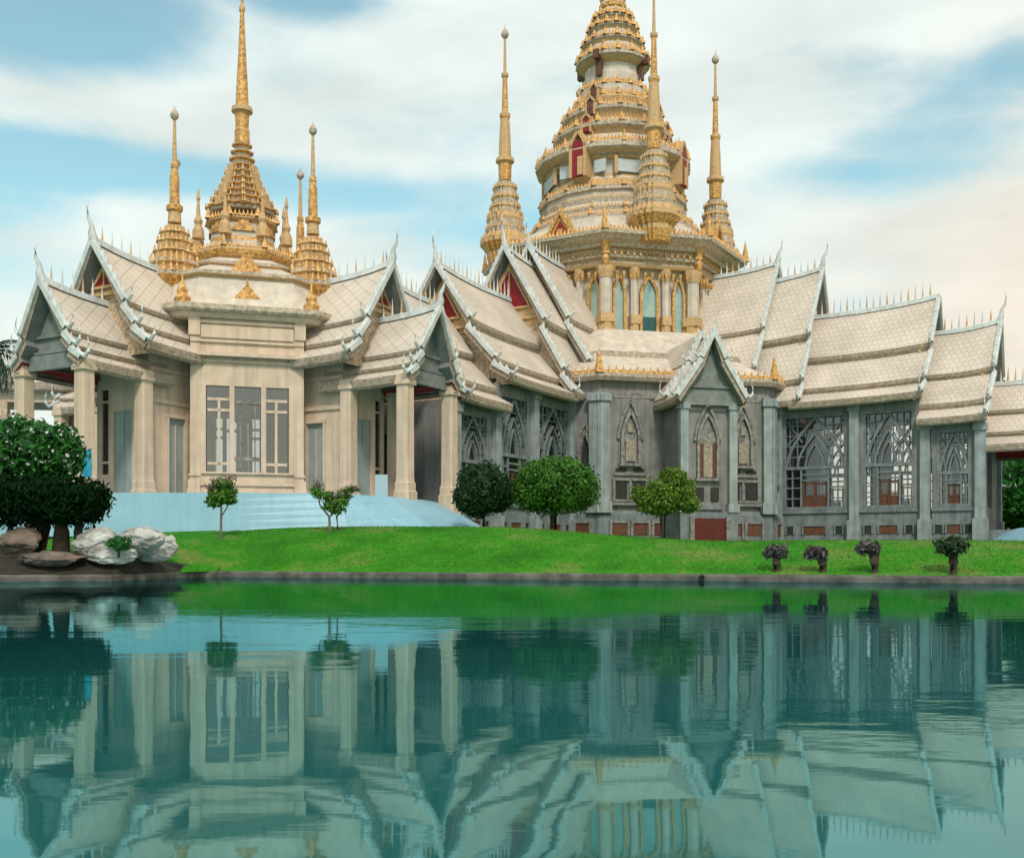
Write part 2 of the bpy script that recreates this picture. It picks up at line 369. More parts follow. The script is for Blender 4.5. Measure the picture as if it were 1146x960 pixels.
# ------------------------------------------------------------------ Thai roof parts
def chofa(mb, x, z, h=2.2, X=None, mi=0):
    pts = [(x - .25, 0, z - .3), (x + .05, 0, z + .15 * h), (x + .02 * h, 0, z + .35 * h), (x + .14 * h, 0, z + .55 * h), (x + .17 * h, 0, z + .8 * h), (x + .10 * h, 0, z + h)]
    mb.tube(pts, [.28, .22, .13, .09, .06, .01], 6, mi, X)
def roof_tier(parent, rot, t0, t1, prof, lift=.5, tile='tile', gable='red', ch=True, crest=True, nt=8, spike_h=1.1, gapz=None, soffit='soffit', both=True, spacing=.52, fins=True, boardw=.29, gable_in=.55):
    """prof: [(e, z, mat_of_segment_to_next)] half profile from ridge to eave, in metres."""
    X = RZ(rot); em = prof[-1][0]
    def P(t, e, z, sg):
        s = max(0, (t - t0) / (t1 - t0)) ** 3; k = 1 - e / em
        return (t + .35 * s * k, sg * e, z + lift * s * k + lift * .35 * s * (e / em) ** 2)
    ts = [t0 + (t1 - t0) * i / nt for i in range(nt + 1)]
    mb = MB(X); arc = [0]
    for a, b in zip(prof, prof[1:]): arc.append(arc[-1] + math.hypot(a[0] - b[0], a[1] - b[1]))
    smi = [p[2] for p in prof[:-1]]
    for sg in (1, -1):
        rows = [[P(t, e, z, sg) for e, z, _ in prof] for t in ts]
        uvs = [[(t, a) for a in arc] for t in ts]
        mb.quadgrid(rows, uvs=uvs, seg_mi=smi, flip=(sg < 0))
        rows = [[P(t, max(0, e - .3), z - .38, sg) for e, z, _ in prof] for t in ts]
        nseg = len(prof) - 1
        mb.quadgrid(rows, seg_mi=[3 if k < nseg - (2 if nseg > 5 else 1) else 2 for k in range(nseg)], flip=(sg > 0))
        # eave edge and verge closing
        e, z, _ = prof[-1]; rows = [[P(t, e, z, sg), P(t, e - .05, z - .3, sg), P(t, e - .3, z - .38, sg)] for t in ts]
        mb.quadgrid(rows, 1, flip=(sg < 0))
        rows = [[P(t1, e, z, sg), P(t1, max(0, e - .3), z - .38, sg)] for e, z, _ in prof]; mb.quadgrid(rows, 1)
    roof = mb.build('roof', [tile, 'lip', soffit, 'ped'], parent)
    # fascia under the eave
    for sg in (1, -1):
        mb = MB(X)
        e, z, _ = prof[-1]
        for off, hh in ((.14, .20), (.42, .16)):
            rows = [[P(t, e - off, z - .2, sg), P(t, e - off, z - .2 - hh, sg), P(t, e - off - .25, z - .2 - hh, sg)] for t in ts]
            mb.quadgrid(rows, 0)
        mb.build('eave_board', 'lip', roof)
    # bargeboards with fins
    for sg in (1, -1):
        mb = MB(X)
        pts = [P(t1, e, z, sg) for e, z, _ in prof]
        d = 0; run = 0
        for a, b in zip(pts, pts[1:]):
            a = Vector(a); b = Vector(b); L_ = (b - a).length
            if L_ < .5: continue
            tdir = (b - a).normalized(); nrm = Vector((0, -tdir.z * sg, tdir.y * sg)); nrm = nrm if nrm.z > 0 else -nrm
            n = max(2, int(L_ / .5))
            for k in range(n):
                p = a + (b - a) * k / n; q = a + (b - a) * (k + 1) / n
                # slight concave sag
                sag = lambda f: -nrm * (.10 * math.sin(math.pi * f)) 
                p = p + sag(k / n) * 0; q = q + sag((k + 1) / n) * 0
                w = nrm * boardw
                vs = [p + Vector((.16, 0, 0)) - w * .45, q + Vector((.16, 0, 0)) - w * .45, q + Vector((.16, 0, 0)) + w * .55, p + Vector((.16, 0, 0)) + w * .55]
                vs += [v - Vector((.32, 0, 0)) for v in vs]
                mb.add(vs, [(0, 1, 2, 3), (7, 6, 5, 4), (3, 2, 6, 7), (0, 4, 5, 1)])
                if fins:
                    mid = p + w * .5
                    tip = mid + nrm * .24 - tdir * .10
                    mb.add([mid - tdir * .02 + Vector((.07, 0, 0)), mid + tdir * .34 + Vector((.07, 0, 0)), mid + tdir * .34 - Vector((.07, 0, 0)), mid - tdir * .02 - Vector((.07, 0, 0)), tip],
                           [(0, 1, 4), (1, 2, 4), (2, 3, 4), (3, 0, 4)])
            # hooked end (hang hong)
            e = b; oy = Vector((0, sg, 0))
            mb.tube([e - tdir * .3 + nrm * .05, e + oy * .25 + nrm * .02, e + oy * .5 + Vector((0, 0, .25)), e + oy * .52 + Vector((0, 0, .65)), e + oy * .42 + Vector((0, 0, 1.0))], [.15, .14, .10, .05, .01], 6)
        mb.build('bargeboard', 'trim', roof)
    if crest:
        mb = MB(X)
        rows = [];
        for t in ts:
            x, y, z = P(t, 0, prof[0][1], 1)
            rows.append([(x, .2, z - .12), (x, .16, z + .22), (x, -.16, z + .22), (x, -.2, z - .12)])
        mb.quadgrid(rows)
        n = int((t1 - t0) / spacing)
        for k in range(n):
            t = t1 - .6 - k * spacing
            if t < t0 + .6: break
            x, y, z = P(t, 0, prof[0][1], 1)
            mb.spike((x, 0, z + .18), .13, .34, 4); mb.spike((x, 0, z + .3), .085, spike_h * (.85 + .3 * ((k * 7) % 5) / 5), 4, 1 if k % 3 == 0 else 0)
        mb.build('ridge_crest', ['trim', 'gold2'], roof)
    if ch:
        mb = MB(X); x, y, z = P(t1, 0, prof[0][1], 1); chofa(mb, x, z + .1, ch if ch is not True else 2.2); mb.build('finial', 'trim', roof, True)
    if gable:
        mb = MB(X); tg = t1 - gable_in
        zb = gapz if gapz is not None else prof[-1][1] - .1
        pts = [(e - .05 if e else 0, z - .2) for e, z, _ in prof if z > zb]
        eb = None
        for a, b in zip(prof, prof[1:]):
            if a[1] >= zb >= b[1]: eb = a[0] + (b[0] - a[0]) * (a[1] - zb) / max(1e-6, a[1] - b[1])
        if eb: pts.append((eb, zb))
        ring = [(tg, e, z) for e, z in pts] + [(tg, -e, z) for e, z in reversed(pts) if e > 0]
        back = [(tg - .2, y, z) for _, y, z in ring]; n = len(ring)
        mb.add(ring + back, [tuple(range(n))[::-1], tuple(range(n, 2 * n))] + [(i, (i + 1) % n, n + (i + 1) % n, n + i) for i in range(n)], 0)
        zt = prof[0][1]; hh = zt - zb; ew = eb or pts[-1][0]
        if gable == 'red':
            fp = [(max(0, e - .08), z - .25) for e, z, _ in prof]; tq = tg - .06
            ring = [(tq, e, z) for e, z in fp] + [(tq, -e, z) for e, z in reversed(fp) if e > 0]
            mb.add(ring, [tuple(range(len(ring)))[::-1]], 2)
            # red triangle framed in gold
            mb.add([(tg + .06, 0, zt - .9), (tg + .06, -ew * .52, zb + hh * .28), (tg + .06, ew * .52, zb + hh * .28)], [(0, 1, 2)], 1)
            for sg in (1, -1): mb.bar((tg + .1, 0, zt - .75), (tg + .1, sg * ew * .56, zb + hh * .24), .12, .12, 0)
            mb.bar((tg + .1, -ew * .56, zb + hh * .26), (tg + .1, ew * .56, zb + hh * .26), .16, .14, 0)
            mb.bar((tg + .1, 0, zb + hh * .26), (tg + .1, 0, zt - .8), .1, .1, 0)
            for f in (.1,): mb.bar((tg + .1, -ew * .8, zb + hh * f), (tg + .1, ew * .8, zb + hh * f), .2, .14, 0)
            mb.build('gable', ['gold2', 'red', 'cream2'], roof)
        else:
            for f in (.05, .3): mb.bar((tg + .1, -ew * (1 - f), zb + hh * f), (tg + .1, ew * (1 - f), zb + hh * f), .14, .12, 0)
            for q in (range(-4, 5) if ew < 2.6 and hh > 4 and parent.name.startswith('temple') else ()): mb.bar((tg + .04, q * ew * .17, zb + .2), (tg + .04, q * ew * .17, zt - .5 - abs(q) * hh * .2), .07, .08, 0)
            mb.build('gable', [gable], roof)
    return roof

# ---- windows -----------------------------------------------------
def arch(w, zs, z1, n=6):
    return [(-(w / 2) * (1 - (k / n) ** 1.7), zs + (z1 - zs) * (k / n)) for k in range(n + 1)] + [((w / 2) * (1 - (k / n) ** 1.7), zs + (z1 - zs) * (k / n)) for k in range(n - 1, -1, -1)]
def arch_bars(mb, w, zs, z1, bw, d, mi=0, o=0, s0=0, n=6):
    p = arch(w, zs, z1, n)
    for a, b in zip(p, p[1:]): mb.bar((o, s0 + a[0], a[1]), (o, s0 + b[0], b[1]), bw, d, mi)
def lancet(parent, X, w, z0, zs, z1, pane='teal', frame='gold2', bw=.2, extra=True, shutter=None, name='window'):
    """small pointed window on a wall face: X maps (outward, sideways, up)"""
    mb = MB(X)
    arch_bars(mb, w + bw, zs, z1 + bw, bw, .3, 0, .12)
    if extra: arch_bars(mb, w + bw * 3.4, zs - .1, z1 + bw * 4.5, bw * .9, .22, 0, .08)
    for sg in (-1, 1): mb.bar((.12, sg * (w + bw) / 2, z0), (.12, sg * (w + bw) / 2, zs), bw, .3)
    mb.bar((.16, -(w / 2 + bw * 1.5), z0 - .08), (.16, w / 2 + bw * 1.5, z0 - .08), .2, .4)
    fr = mb.build(name, frame, parent)
    mb = MB(X); p = [(-w / 2, z0)] + arch(w, zs, z1) + [(w / 2, z0)]
    mb.add([(.03, s, z) for s, z in p], [tuple(range(len(p)))[::-1]]); mb.build('pane', pane, fr)
    if shutter:
        mb = MB(X); mb.box((.06, 0, z0 + (z1 - z0) * .15), (.08, w * .96, (z1 - z0) * .3)); mb.build('shutter', shutter, fr)
    return fr
def screen_window(parent, X, w, z0, z1, detail=True):
    """tall traceried opening with a timber door frame in its lower half and pointed tracery above; (outward, sideways, up)"""
    mb = MB(X); h = z1 - z0; zt = z0 + h * .44; b = .17
    for sg in (-1, 1): mb.bar((0, sg * (w / 2 - .1), z0), (0, sg * (w / 2 - .1), z1), .2, .4)
    for z in (z0 + .08, z1 - .1): mb.bar((0, -w / 2 + .2, z), (0, w / 2 - .2, z), .2, .38)
    mb.bar((0, -w / 2 + .2, zt), (0, w / 2 - .2, zt), .24, .42)
    wi = w * .30
    for sg in (-1, 1):
        mb.bar((0, sg * wi * .72, z0 + .18), (0, sg * wi * .72, zt - .12), .14, .3)
        for f in (.26, .52, .76): mb.bar((0, sg * (wi * .72 + .07), z0 + (zt - z0) * f), (0, sg * (w / 2 - .2), z0 + (zt - z0) * f), .09, .2)
        mb.bar((0, sg * (w * .36), z0 + .18), (0, sg * (w * .36), zt - .12), .08, .18)
    mb.bar((0, -wi * .65, zt - .55), (0, wi * .65, zt - .55), .12, .28); mb.bar((0, -wi * .65, z0 + (zt - z0) * .7), (0, wi * .65, z0 + (zt - z0) * .7), .12, .28)
    # tracery
    zb = zt + .12; hh = z1 - .2 - zb
    arch_bars(mb, w - .5, zb, z1 - .25, .2, .34)
    arch_bars(mb, (w - .5) * .62, zb, zb + hh * .66, .14, .28)
    arch_bars(mb, (w - .5) * .34, zb, zb + hh * .46, .12, .24)
    if detail:
        for sg in (-1, 1):
            mb.bar((0, sg * w * .28, zb), (0, sg * w * .28, z1 - .2), .08, .16)
            mb.bar((0, sg * w * .40, zb), (0, sg * w * .40, z1 - .2), .07, .15)
            mb.bar((0, sg * w * .15, zb + hh * .62), (0, sg * w * .15, z1 - .2), .07, .15)
            for f in (.2, .42, .64, .84): mb.bar((0, sg * w * .17, zb + hh * f), (0, sg * (w / 2 - .2), zb + hh * f), .07, .14)
            mb.bar((0, sg * .05, zb + hh * .95), (0, sg * (w / 2 - .25), zb + hh * .45), .1, .17)
            mb.bar((0, sg * (w / 2 - .2), zb + hh * .98), (0, sg * w * .2, zb + hh * .5), .08, .13)
        mb.bar((0, -w * .2, zb + hh * .75), (0, w * .2, zb + hh * .75), .07, .14)
    fr = mb.build('window', 'bluegrey', parent)
    mb = MB(X); wd = wi * .6
    for s in (-wd, -wd * .05, wd * .05, wd): mb.bar((-.05, s, z0 + .16), (-.05, s, z0 + (zt - z0) * .66), .12, .14)
    for z in (z0 + .22, z0 + (zt - z0) * .32, z0 + (zt - z0) * .62): mb.bar((-.05, -wd, z), (-.05, wd, z), .13, .12)
    mb.box((-.07, -wd * .55, z0 + (zt - z0) * .16), (.05, wd * .7, (zt - z0) * .26)); mb.box((-.07, wd * .55, z0 + (zt - z0) * .16), (.05, wd * .7, (zt - z0) * .26))
    mb.build('door_leaf', 'wood', fr)
    mb = MB(X); mb.add([(-.12, -w / 2, z0), (-.12, w / 2, z0), (-.12, w / 2, z1), (-.12, -w / 2, z1)], [(0, 1, 2, 3)]); mb.build('pane', 'glass', fr)
    return fr

REDENT = [(1, .45), (.86, .45), (.86, .66), (.66, .66), (.66, .86), (.45, .86), (.45, 1)]
def redent_plan():
    q = REDENT; out = []
    for k in range(4):
        a = k * math.pi / 2; c, s = math.cos(a), math.sin(a)
        out += [(x * c - y * s, x * s + y * c) for x, y in q]
    return out
PLAN = redent_plan()
def spire(parent, cx, cy, prof, seg, zt_round, knob, rot=0, name='turret', shaft_mats=('gold', 'ivory', 'stone_w', 'gold2')):
    """corner spire: redented stepped base (prof below zt_round), round shaft above"""
    X = T(cx, cy) @ RZ(rot)
    low = [(r, z) for r, z in prof if z <= zt_round]; up = [(r, z) for r, z in prof if z >= zt_round]
    mb = MB(X); mb.lathe(low, plan=PLAN, seg_mi=seg[:len(low) - 1])
    for (r, z), (r2, z2) in zip(low, low[1:]):
        if r2 < r * .97 and r > .45 and z2 - z < .25:    # a ledge: row of antefixes
            for k in range(4):
                Y = RZ(90 * k)
                for f in (-.8, -.4, 0, .4, .8):
                    rr = r * (.98 if abs(f) < .5 else .82)
                    mb.spike((rr * .96, f * r * .8 if abs(f) > .5 else f * r, z - .03), .12 * r ** .5, .42 * r ** .5, 4, 0, Y)
    base = mb.build(name, list(shaft_mats), parent)
    mb = MB(X); mb.lathe(up, n=12, seg_mi=[0 if i % 3 else 3 for i in range(len(up) - 1)]); mb.build('shaft', list(shaft_mats), base)
    kz, kr, tz = knob; mb = MB(X)
    mb.lathe([(kr * .3, kz - kr * 1.4), (kr * .9, kz - kr * .7), (kr, kz), (kr * .6, kz + kr * .8), (kr * .18, kz + kr * 1.3), (.015, tz)], n=10); mb.build('finial', 'stone_w', base, True)
    return base
def antefix_ring(mb, Rr, z, per, h, r, mi=0, corner=0, n=8):
    for k in range(n):
        a0 = math.pi / n + 2 * math.pi * k / n; a1 = a0 + 2 * math.pi / n
        p0 = Vector((math.cos(a0), math.sin(a0))) * Rr; p1 = Vector((math.cos(a1), math.sin(a1))) * Rr
        for j in range(per):
            p = p0 + (p1 - p0) * ((j + .5) / per); mb.spike((p.x, p.y, z), r, h, 4, mi)
        if corner: mb.spike((p0.x, p0.y, z), r * 2.0, corner, 4, mi)
def face(k, d):     # wall face k*45 degrees at distance d: (outward, sideways, up)
    return RZ(45 * k) @ T(d, 0)
C8 = math.cos(math.pi / 8)

# ================================================================== MAIN TEMPLE
S = 100.0
def Z(q): return EYE + S * q
temple = thing('temple', 'large grey walled temple with cream tiered roofs and a tall gold and ivory spire', 'temple', (9.4, 100, 0), R(-31))
def main_temple():
    G = 1.0   # bottoms go into the ground
    B = 4.74  # arm half width
    # ---- octagonal ambulatory
    Ro = 18.5
    mb = MB()
    mb.lathe([(Ro + .35, G), (Ro + .35, 4.0), (Ro + .1, 4.15), (Ro, 4.3), (Ro, 12.9), (Ro + .15, 12.95), (Ro + .15, 13.35), (Ro, 13.4), (Ro, 14.3)], seg_mi=[1, 1, 1, 0, 0, 2, 2, 0])
    wall = mb.build('ambulatory_wall', ['grey', 'bluegrey', 'grey2'], temple)
    A = Ro * C8
    # skirt roof of the ambulatory
    mb = MB(); zl = Z(.137)
    mb.lathe([(Ro - .2, zl - .5), (Ro + .6, zl - .5), (Ro + .75, zl - .2), (Ro + .75, zl + .05), (Ro + .6, zl + .1), (15.2, zl + 2.0), (15.0, zl + 2.5), (11.6, zl + 4.9)], seg_mi=[1, 1, 2, 2, 0, 1, 0])
    sk = mb.build('skirt_roof', ['ivory', 'lip', 'stone_w'], temple)
    mb = MB(); antefix_ring(mb, Ro + .55, zl + .05, 26, .62, .22, 0, corner=2.0); mb.lathe([(Ro + .62, zl + .08), (Ro + .62, zl + .3), (Ro + .4, zl + .3)], cap=False)
    mb.build('gold_crest', 'gold', sk)
    # pilasters and windows on the visible octagon faces; face 7 (-45 deg) looks at the pond
    for k in range(8):
        X = face(k, A)
        arm = k in (0, 2, 4, 6)
        half = Ro * math.sin(math.pi / 8)
        for s in ((-half + .2, half - .2)):
            mb = MB(X); mb.box((.1, s, 8.7), (.7, .95, 9.2)); mb.box((.16, s, 4.6), (.9, 1.25, .9)); mb.box((.16, s, 12.9), (.9, 1.2, .5)); mb.build('pilaster', 'pilaster', temple)
        if arm:
            for s in (-5.95, 5.95):
                lancet(temple, X @ T(0, s), .8, 6.6, 8.6, 10.2, 'dark', 'grey2', .2)
        else:
            for s in (-4.7, 4.7):
                mb = MB(X); mb.box((.06, s, 8.9), (.24, 3.3, 8.0)); mb.box((.2, s, 4.85), (.3, 3.4, .22)); mb.box((.2, s, 7.1), (.28, 2.6, .18)); mb.build('bay_panel', 'grey', wall)
                fr = lancet(temple, X @ T(.2, s), 1.15, 7.9, 9.9, 11.7, 'grey2', 'grey2', .24)
                mb = MB(X @ T(.3, s)); mb.box((0, 0, 8.9), (.14, .8, 1.6)); mb.box((0, 0, 10.6), (.12, .4, .6)); mb.build('carved_figure', 'carving', fr)
                for q in (-.72, .72):
                    mb = MB(X @ T(.2, s)); mb.box((0, q, 7.45), (.12, .9, .22)); mb.build('vent_slot', 'dark', temple)
                    mb = MB(X @ T(.2, s)); mb.box((0, q, 5.85), (.12, .95, 1.35)); f2 = mb.build('low_window', 'dark', temple)
                mb = MB(X @ T(.26, s))
                for q in (-1.32, -.0, 1.32): mb.box((0, q, 5.9), (.2, .2, 1.7))
                for z in (5.1, 6.7): mb.box((0, 0, z), (.24, 2.9, .16))
                mb.build('frame', 'grey2', f2)
        # basement openings
        spots = [-5.8, 5.8] if arm else [-5.6, -3.9, -2.2, 2.2, 3.9, 5.6]
        for s in spots:
            mb = MB(face(k, A + .33)); mb.box((0, s, 2.9), (.1, 1.15, .85), 0); mb.box((.05, s - .72, 2.85), (.22, .2, 1.5), 1); mb.box((.05, s + .72, 2.85), (.22, .2, 1.5), 1); mb.box((.05, s, 3.45), (.2, 1.3, .14), 1)
            mb.build('basement_window', ['wood', 'grey2'], temple)
    # ---- porches on the diagonal faces
    for k in (7, 1, 3, 5):
        X = face(k, A); L_ = 4.2; hw = 1.95
        mb = MB(X); mb.box2(0, L_ - .3, -hw, hw, G, 12.2, 0); mb.box2(0, L_ + .15, -hw - .35, hw + .35, G, 4.1, 1); mb.box2(L_ - .3, L_ - .05, -1.2, 1.2, 4.3, 4.6, 1)
        pw = mb.build('porch_wall', ['grey', 'bluegrey'], temple)
        for s in (-hw, hw):
            mb = MB(X); mb.box((L_ - .15, s, 8.15), (.55, .62, 8.1)); mb.box((L_ - .15, s, 4.4), (.8, .9, .6)); mb.box((L_ - .15, s, 11.9), (.75, .85, .4)); mb.build('porch_column', 'pilaster', temple)
        XX = X @ T(L_ - .3, 0)
        fr = lancet(temple, XX, 1.35, 6.6, 9.5, 11.2, 'grey2', 'grey2', .2, extra=True)
        mb = MB(XX); mb.box((.05, 0, 7.9), (.06, 1.3, 2.6)); mb.build('door_leaf', 'wood', fr)
        mb = MB(XX); mb.box((.12, 0, 8.0), (.14, .7, 2.6)); mb.box((.16, 0, 9.2), (.14, .4, .5)); mb.build('carved_figure', 'carving', fr)
        for q in (-.6, .6):
            mb = MB(XX); mb.box((.06, q, 5.45), (.12, .62, 1.0)); mb.build('low_window', 'dark', temple)
        mb = MB(face(k, A + L_ + .12)); mb.box((.03, 0, 2.7), (.14, 2.5, 1.9), 0); mb.box((.1, -1.45, 2.6), (.3, .35, 2.3), 1); mb.box((.1, 1.45, 2.6), (.3, .35, 2.3), 1); mb.build('basement_door', ['reddoor', 'grey2'], temple)
        # gabled roof, two overlapping tiers
        base = A
        zr = Z(.159)
        prof1 = [(0, zr + .6, 0), (.95, zr - 1.5, 1), (.93, zr - 1.65, 0), (2.7, zr - 4.1, 1), (2.72, zr - 4.25, 1)]
        prof2 = [(0, zr, 0), (.95, zr - 1.7, 1), (.93, zr - 1.85, 0), (2.75, zr - 4.4, 1), (2.78, zr - 4.55, 1)]
        rot = 45 * k
        roof_tier(temple, rot, base - 4, base + L_ - 1.6, prof1, .15, gable=None, ch=False, crest=False, nt=3, boardw=.3, soffit='soffit')
        roof_tier(temple, rot, base - 3, base + L_ + .6, prof2, .3, gable='ped', ch=.9, crest=False, nt=4, boardw=.34, soffit='soffit', gapz=11.8)
    # ---- four arms
    prof_1 = [(0, Z(.244), 0), (3.5, Z(.186), 1), (3.45, Z(.1835), 1), (3.3, Z(.182), 0), (5.3, Z(.151), 1), (5.3, Z(.149), 1)]
    prof_2 = [(0, Z(.232), 0), (3.5, Z(.176), 1), (3.45, Z(.173), 1), (3.2, Z(.170), 0), (5.1, Z(.138), 1), (5.05, Z(.135), 1), (4.9, Z(.133), 0), (5.9, Z(.121), 1), (5.9, Z(.1195), 1)]
    prof_3 = [(0, Z(.1985), 0), (2.75, Z(.1605), 1), (2.72, Z(.1575), 1), (2.55, Z(.1545), 0), (4.7, Z(.1325), 1), (4.68, Z(.130), 1), (4.55, Z(.128), 0), (5.95, Z(.1205), 1), (5.95, Z(.119), 1)]
    prof_4 = [(0, Z(.175), 0), (2.75, Z(.1385), 1), (2.72, Z(.136), 1), (2.55, Z(.134), 0), (4.7, Z(.1135), 1), (4.68, Z(.111), 1), (4.55, Z(.109), 0), (5.95, Z(.1015), 1), (5.95, Z(.100), 1)]
    prof_5 = [(0, Z(.131), 0), (2.0, Z(.109), 1), (1.98, Z(.107), 1), (1.8, Z(.1055), 0), (3.6, Z(.091), 1), (3.55, Z(.089), 1), (3.4, Z(.0875), 0), (4.6, Z(.081), 1), (4.6, Z(.0795), 1)]
    for rot in (0, -90, 180, 90):
        roof_tier(temple, rot, 8.5, 15.3, prof_1, .5, gable='red', ch=2.1, nt=4, gapz=Z(.205), spike_h=1.0)
        roof_tier(temple, rot, 10, 19.1, prof_2, .7, gable='red', ch=2.4, nt=6, gapz=Z(.178), spike_h=1.0)
        roof_tier(temple, rot, 18.25, 28.3, prof_3, .6, gable='red', ch=(2.2 if rot == -90 else False), nt=8, gapz=Z(.155), spike_h=1.2)
        e4 = 34.0 if rot == -90 else 33.2
        roof_tier(temple, rot, 28.0, e4 - .4, prof_4, .5, gable='red', ch=2.2, nt=6, gapz=Z(.128), spike_h=1.1)
        if rot != -90:
            roof_tier(temple, rot, 32.3, 40.5, prof_5, .3, gable='red', ch=1.8, nt=5, gapz=Z(.10), spike_h=1.1)
        X = RZ(rot)
        # walls, bay by bay
        bays = [(17.2, 22.9, 12.1, 12.8), (23.5, 28.0, 12.1, 12.8), (28.9, 32.0 if rot != -90 else 33.2, 10.3, 11.0)]
        mb = MB(X)
        for s in (-1, 1):
            for (a, b, ztop, zc) in bays:
                w0, w1 = a + .35, b - .35
                mb.box2(a, b, s * (B - .35), s * B, G, 4.6, 1)
                mb.box2(a, b, s * (B - .35), s * B, ztop, zc, 0)
                mb.box2(a, w0, s * (B - .35), s * B, 4.6, ztop, 0); mb.box2(w1, b, s * (B - .35), s * B, 4.6, ztop, 0)
                mb.box2(a, b, s * B, s * (B + .14), 4.25, 4.5, 1); mb.box2(a, b, s * B, s * (B + .22), G, 2.15, 1)
        mb.box2(17, 32.0, -B + .36, B - .36, 3.9, 4.3, 2)      # floor
        mb.box2(17, 28, -B + .36, B - .36, 12.9, 13.1, 2); mb.box2(28.9, 32, -B + .36, B - .36, 11.05, 11.2, 2)
        # end wall with doorway
        e = 32.0 if rot != -90 else 33.2
        mb.box2(e, e + .35, -B, -1.3, G, 11, 0); mb.box2(e, e + .35, 1.3, B, G, 11, 0); mb.box2(e, e + .35, -1.3, 1.3, 9, 11, 0); mb.box2(e, e + .35, -1.3, 1.3, G, 4.6, 1)
        mb.build('arm_wall', ['grey', 'bluegrey', 'dark'], temple)
        for s in (-1, 1):
            for (x, zt) in ((17.15, 13.0), (23.2, 12.95), (28.45, 11.15), (32.3 if rot != -90 else 33.4, 10.9)):
                mb = MB(X); mb.box((x, s * (B + .02), (3.6 + zt) / 2), (.72, .66, zt - 3.6)); mb.box((x, s * (B + .05), 2.3), (1.0, .9, 2.7)); mb.box((x, s * (B + .05), zt - .5), (.95, .85, .5)); mb.build('pillar', 'pilaster', temple)
            for (a, b, ztop, zc) in bays:
                Xw = X @ T((a + b) / 2, s * (B - .18)) @ RZ(90 * s)
                screen_window(temple, Xw, b - a - .7, 4.6, ztop)
                Xv = X @ T((a + b) / 2, s * (B + .0)) @ RZ(90 * s); w = b - a
                mb = MB(Xv)
                for q, ww in ((-w * .34, .5), (0, w * .30), (w * .34, .5)):
                    mb.box((.02, q, 2.9), (.08, ww, .62), 0 if abs(q) > .1 else 1)
                    mb.box((.05, q, 3.27), (.16, ww + .24, .1), 2); mb.box((.05, q - ww / 2 - .07, 2.9), (.16, .12, .64), 2); mb.box((.05, q + ww / 2 + .07, 2.9), (.16, .12, .64), 2)
                mb.build('basement_window', ['dark', 'wood', 'bluegrey'], temple)
        # end porch columns
        if rot != -90:
            for x in (36.2, 40.0):
                for s in (-3.6, 3.6):
                    mb = MB(X); mb.box((x, s, 5.4), (.6, .6, 7.2)); mb.box((x, s, 2.4), (1.0, 1.0, 1.6)); mb.box((x, s, 8.9), (.85, .85, .35)); mb.build('porch_column', 'pilaster', temple)
            mb = MB(X); mb.box2(32.4, 41, -4.2, 4.2, G, 2.8); mb.build('porch_floor', 'bluegrey', temple)
    # ---- drum
    Rd = 10.3
    mb = MB(); z0 = Z(.176)
    prof = [(11.2, z0 - 2), (11.2, z0 + .2), (11.5, z0 + .35), (11.5, z0 + .7), (10.9, z0 + .8), (Rd - .55, z0 + .9), (Rd - .55, Z(.2295) + 1.2)]
    mb.lathe(prof, seg_mi=[1, 1, 1, 1, 0, 0]); drum = mb.build('drum', ['ivory', 'stone_w'], temple)
    mb = MB()
    zz = Z(.2295) + 1.15; EH = .70
    pr = [(9.7, zz), (10.6, zz), (10.75, zz + .35), (10.55, zz + .4), (10.5, zz + .95), (10.85, zz + 1.0), (10.95, zz + 1.3), (10.6, zz + 1.35), (10.6, zz + 2.1), (11.0, zz + 2.25), (11.1, zz + 2.6), (11.6, zz + 2.9), (11.9, zz + 3.3), (12.25, zz + 3.35), (12.3, zz + 3.75), (11.9, zz + 3.8)]
    pr = [(r, zz + (z - zz) * EH) for r, z in pr]
    mb.lathe(pr, seg_mi=[0, 0, 2, 1, 0, 2, 2, 1, 0, 2, 1, 1, 2, 2, 2]); 
    ent = mb.build('entablature', ['gold2', 'cream2', 'stone_w', 'gold'], temple)
    mb = MB(); antefix_ring(mb, 10.75, zz - .45, 13, -.75, .2); antefix_ring(mb, 10.95, zz + 1.3 * EH, 15, .5, .16, 0, .9); antefix_ring(mb, 12.1, zz + 3.75 * EH, 26, .5, .2, 0, 2.0)
    for k in range(8):
        a = math.pi / 8 + k * math.pi / 4; x, y = math.cos(a), math.sin(a)
        mb.bar((0, 0, 0), (0, 0, .01), .01, .01)
        mb.lathe([(.2, zz), (.35, zz + .5), (.22, zz + .9), (.4, zz + 1.6), (.55, zz + 2.2), (.3, zz + 2.5)], n=6, c=(x * 10.9, y * 10.9))
    mb.build('antefix_row', 'gold', ent)
    Ad = Rd * C8; half = Rd * math.sin(math.pi / 8)
    zb = z0 + .8
    for k in range(8):
        X = face(k, Ad)
        a = math.pi / 8 + k * math.pi / 4
        for (s, r, corner) in ((-half, .55, 1), (-half * .36, .34, 0), (half * .36, .34, 0)):
            mb = MB(X @ T(-.1, s)); h = zz - zb
            mb.lathe([(r * 1.25, zb), (r * 1.25, zb + .9), (r, zb + 1.0), (r, zb + h - 1.0), (r * 1.15, zb + h - .95), (r * 1.45, zb + h - .35), (r * 1.5, zb + h + .02)], n=8, seg_mi=[1, 1, 0, 0, 1, 1])
            mb.box((.02, 0, zb + 1.35), (r * 2.35, r * 2.35, .75), 1)
            mb.build('drum_column', ['ivory', 'gold2'], temple)
        for s, w in ((-half * .68, .75), (0, 1.25), (half * .68, .75)):
            lancet(temple, X @ T(-.42, s), w, zb + .35, zb + 3.6, zb + 4.9, 'teal', 'gold', .22, extra=False, shutter=('tealdark' if (k == 7 and s == 0) else None))
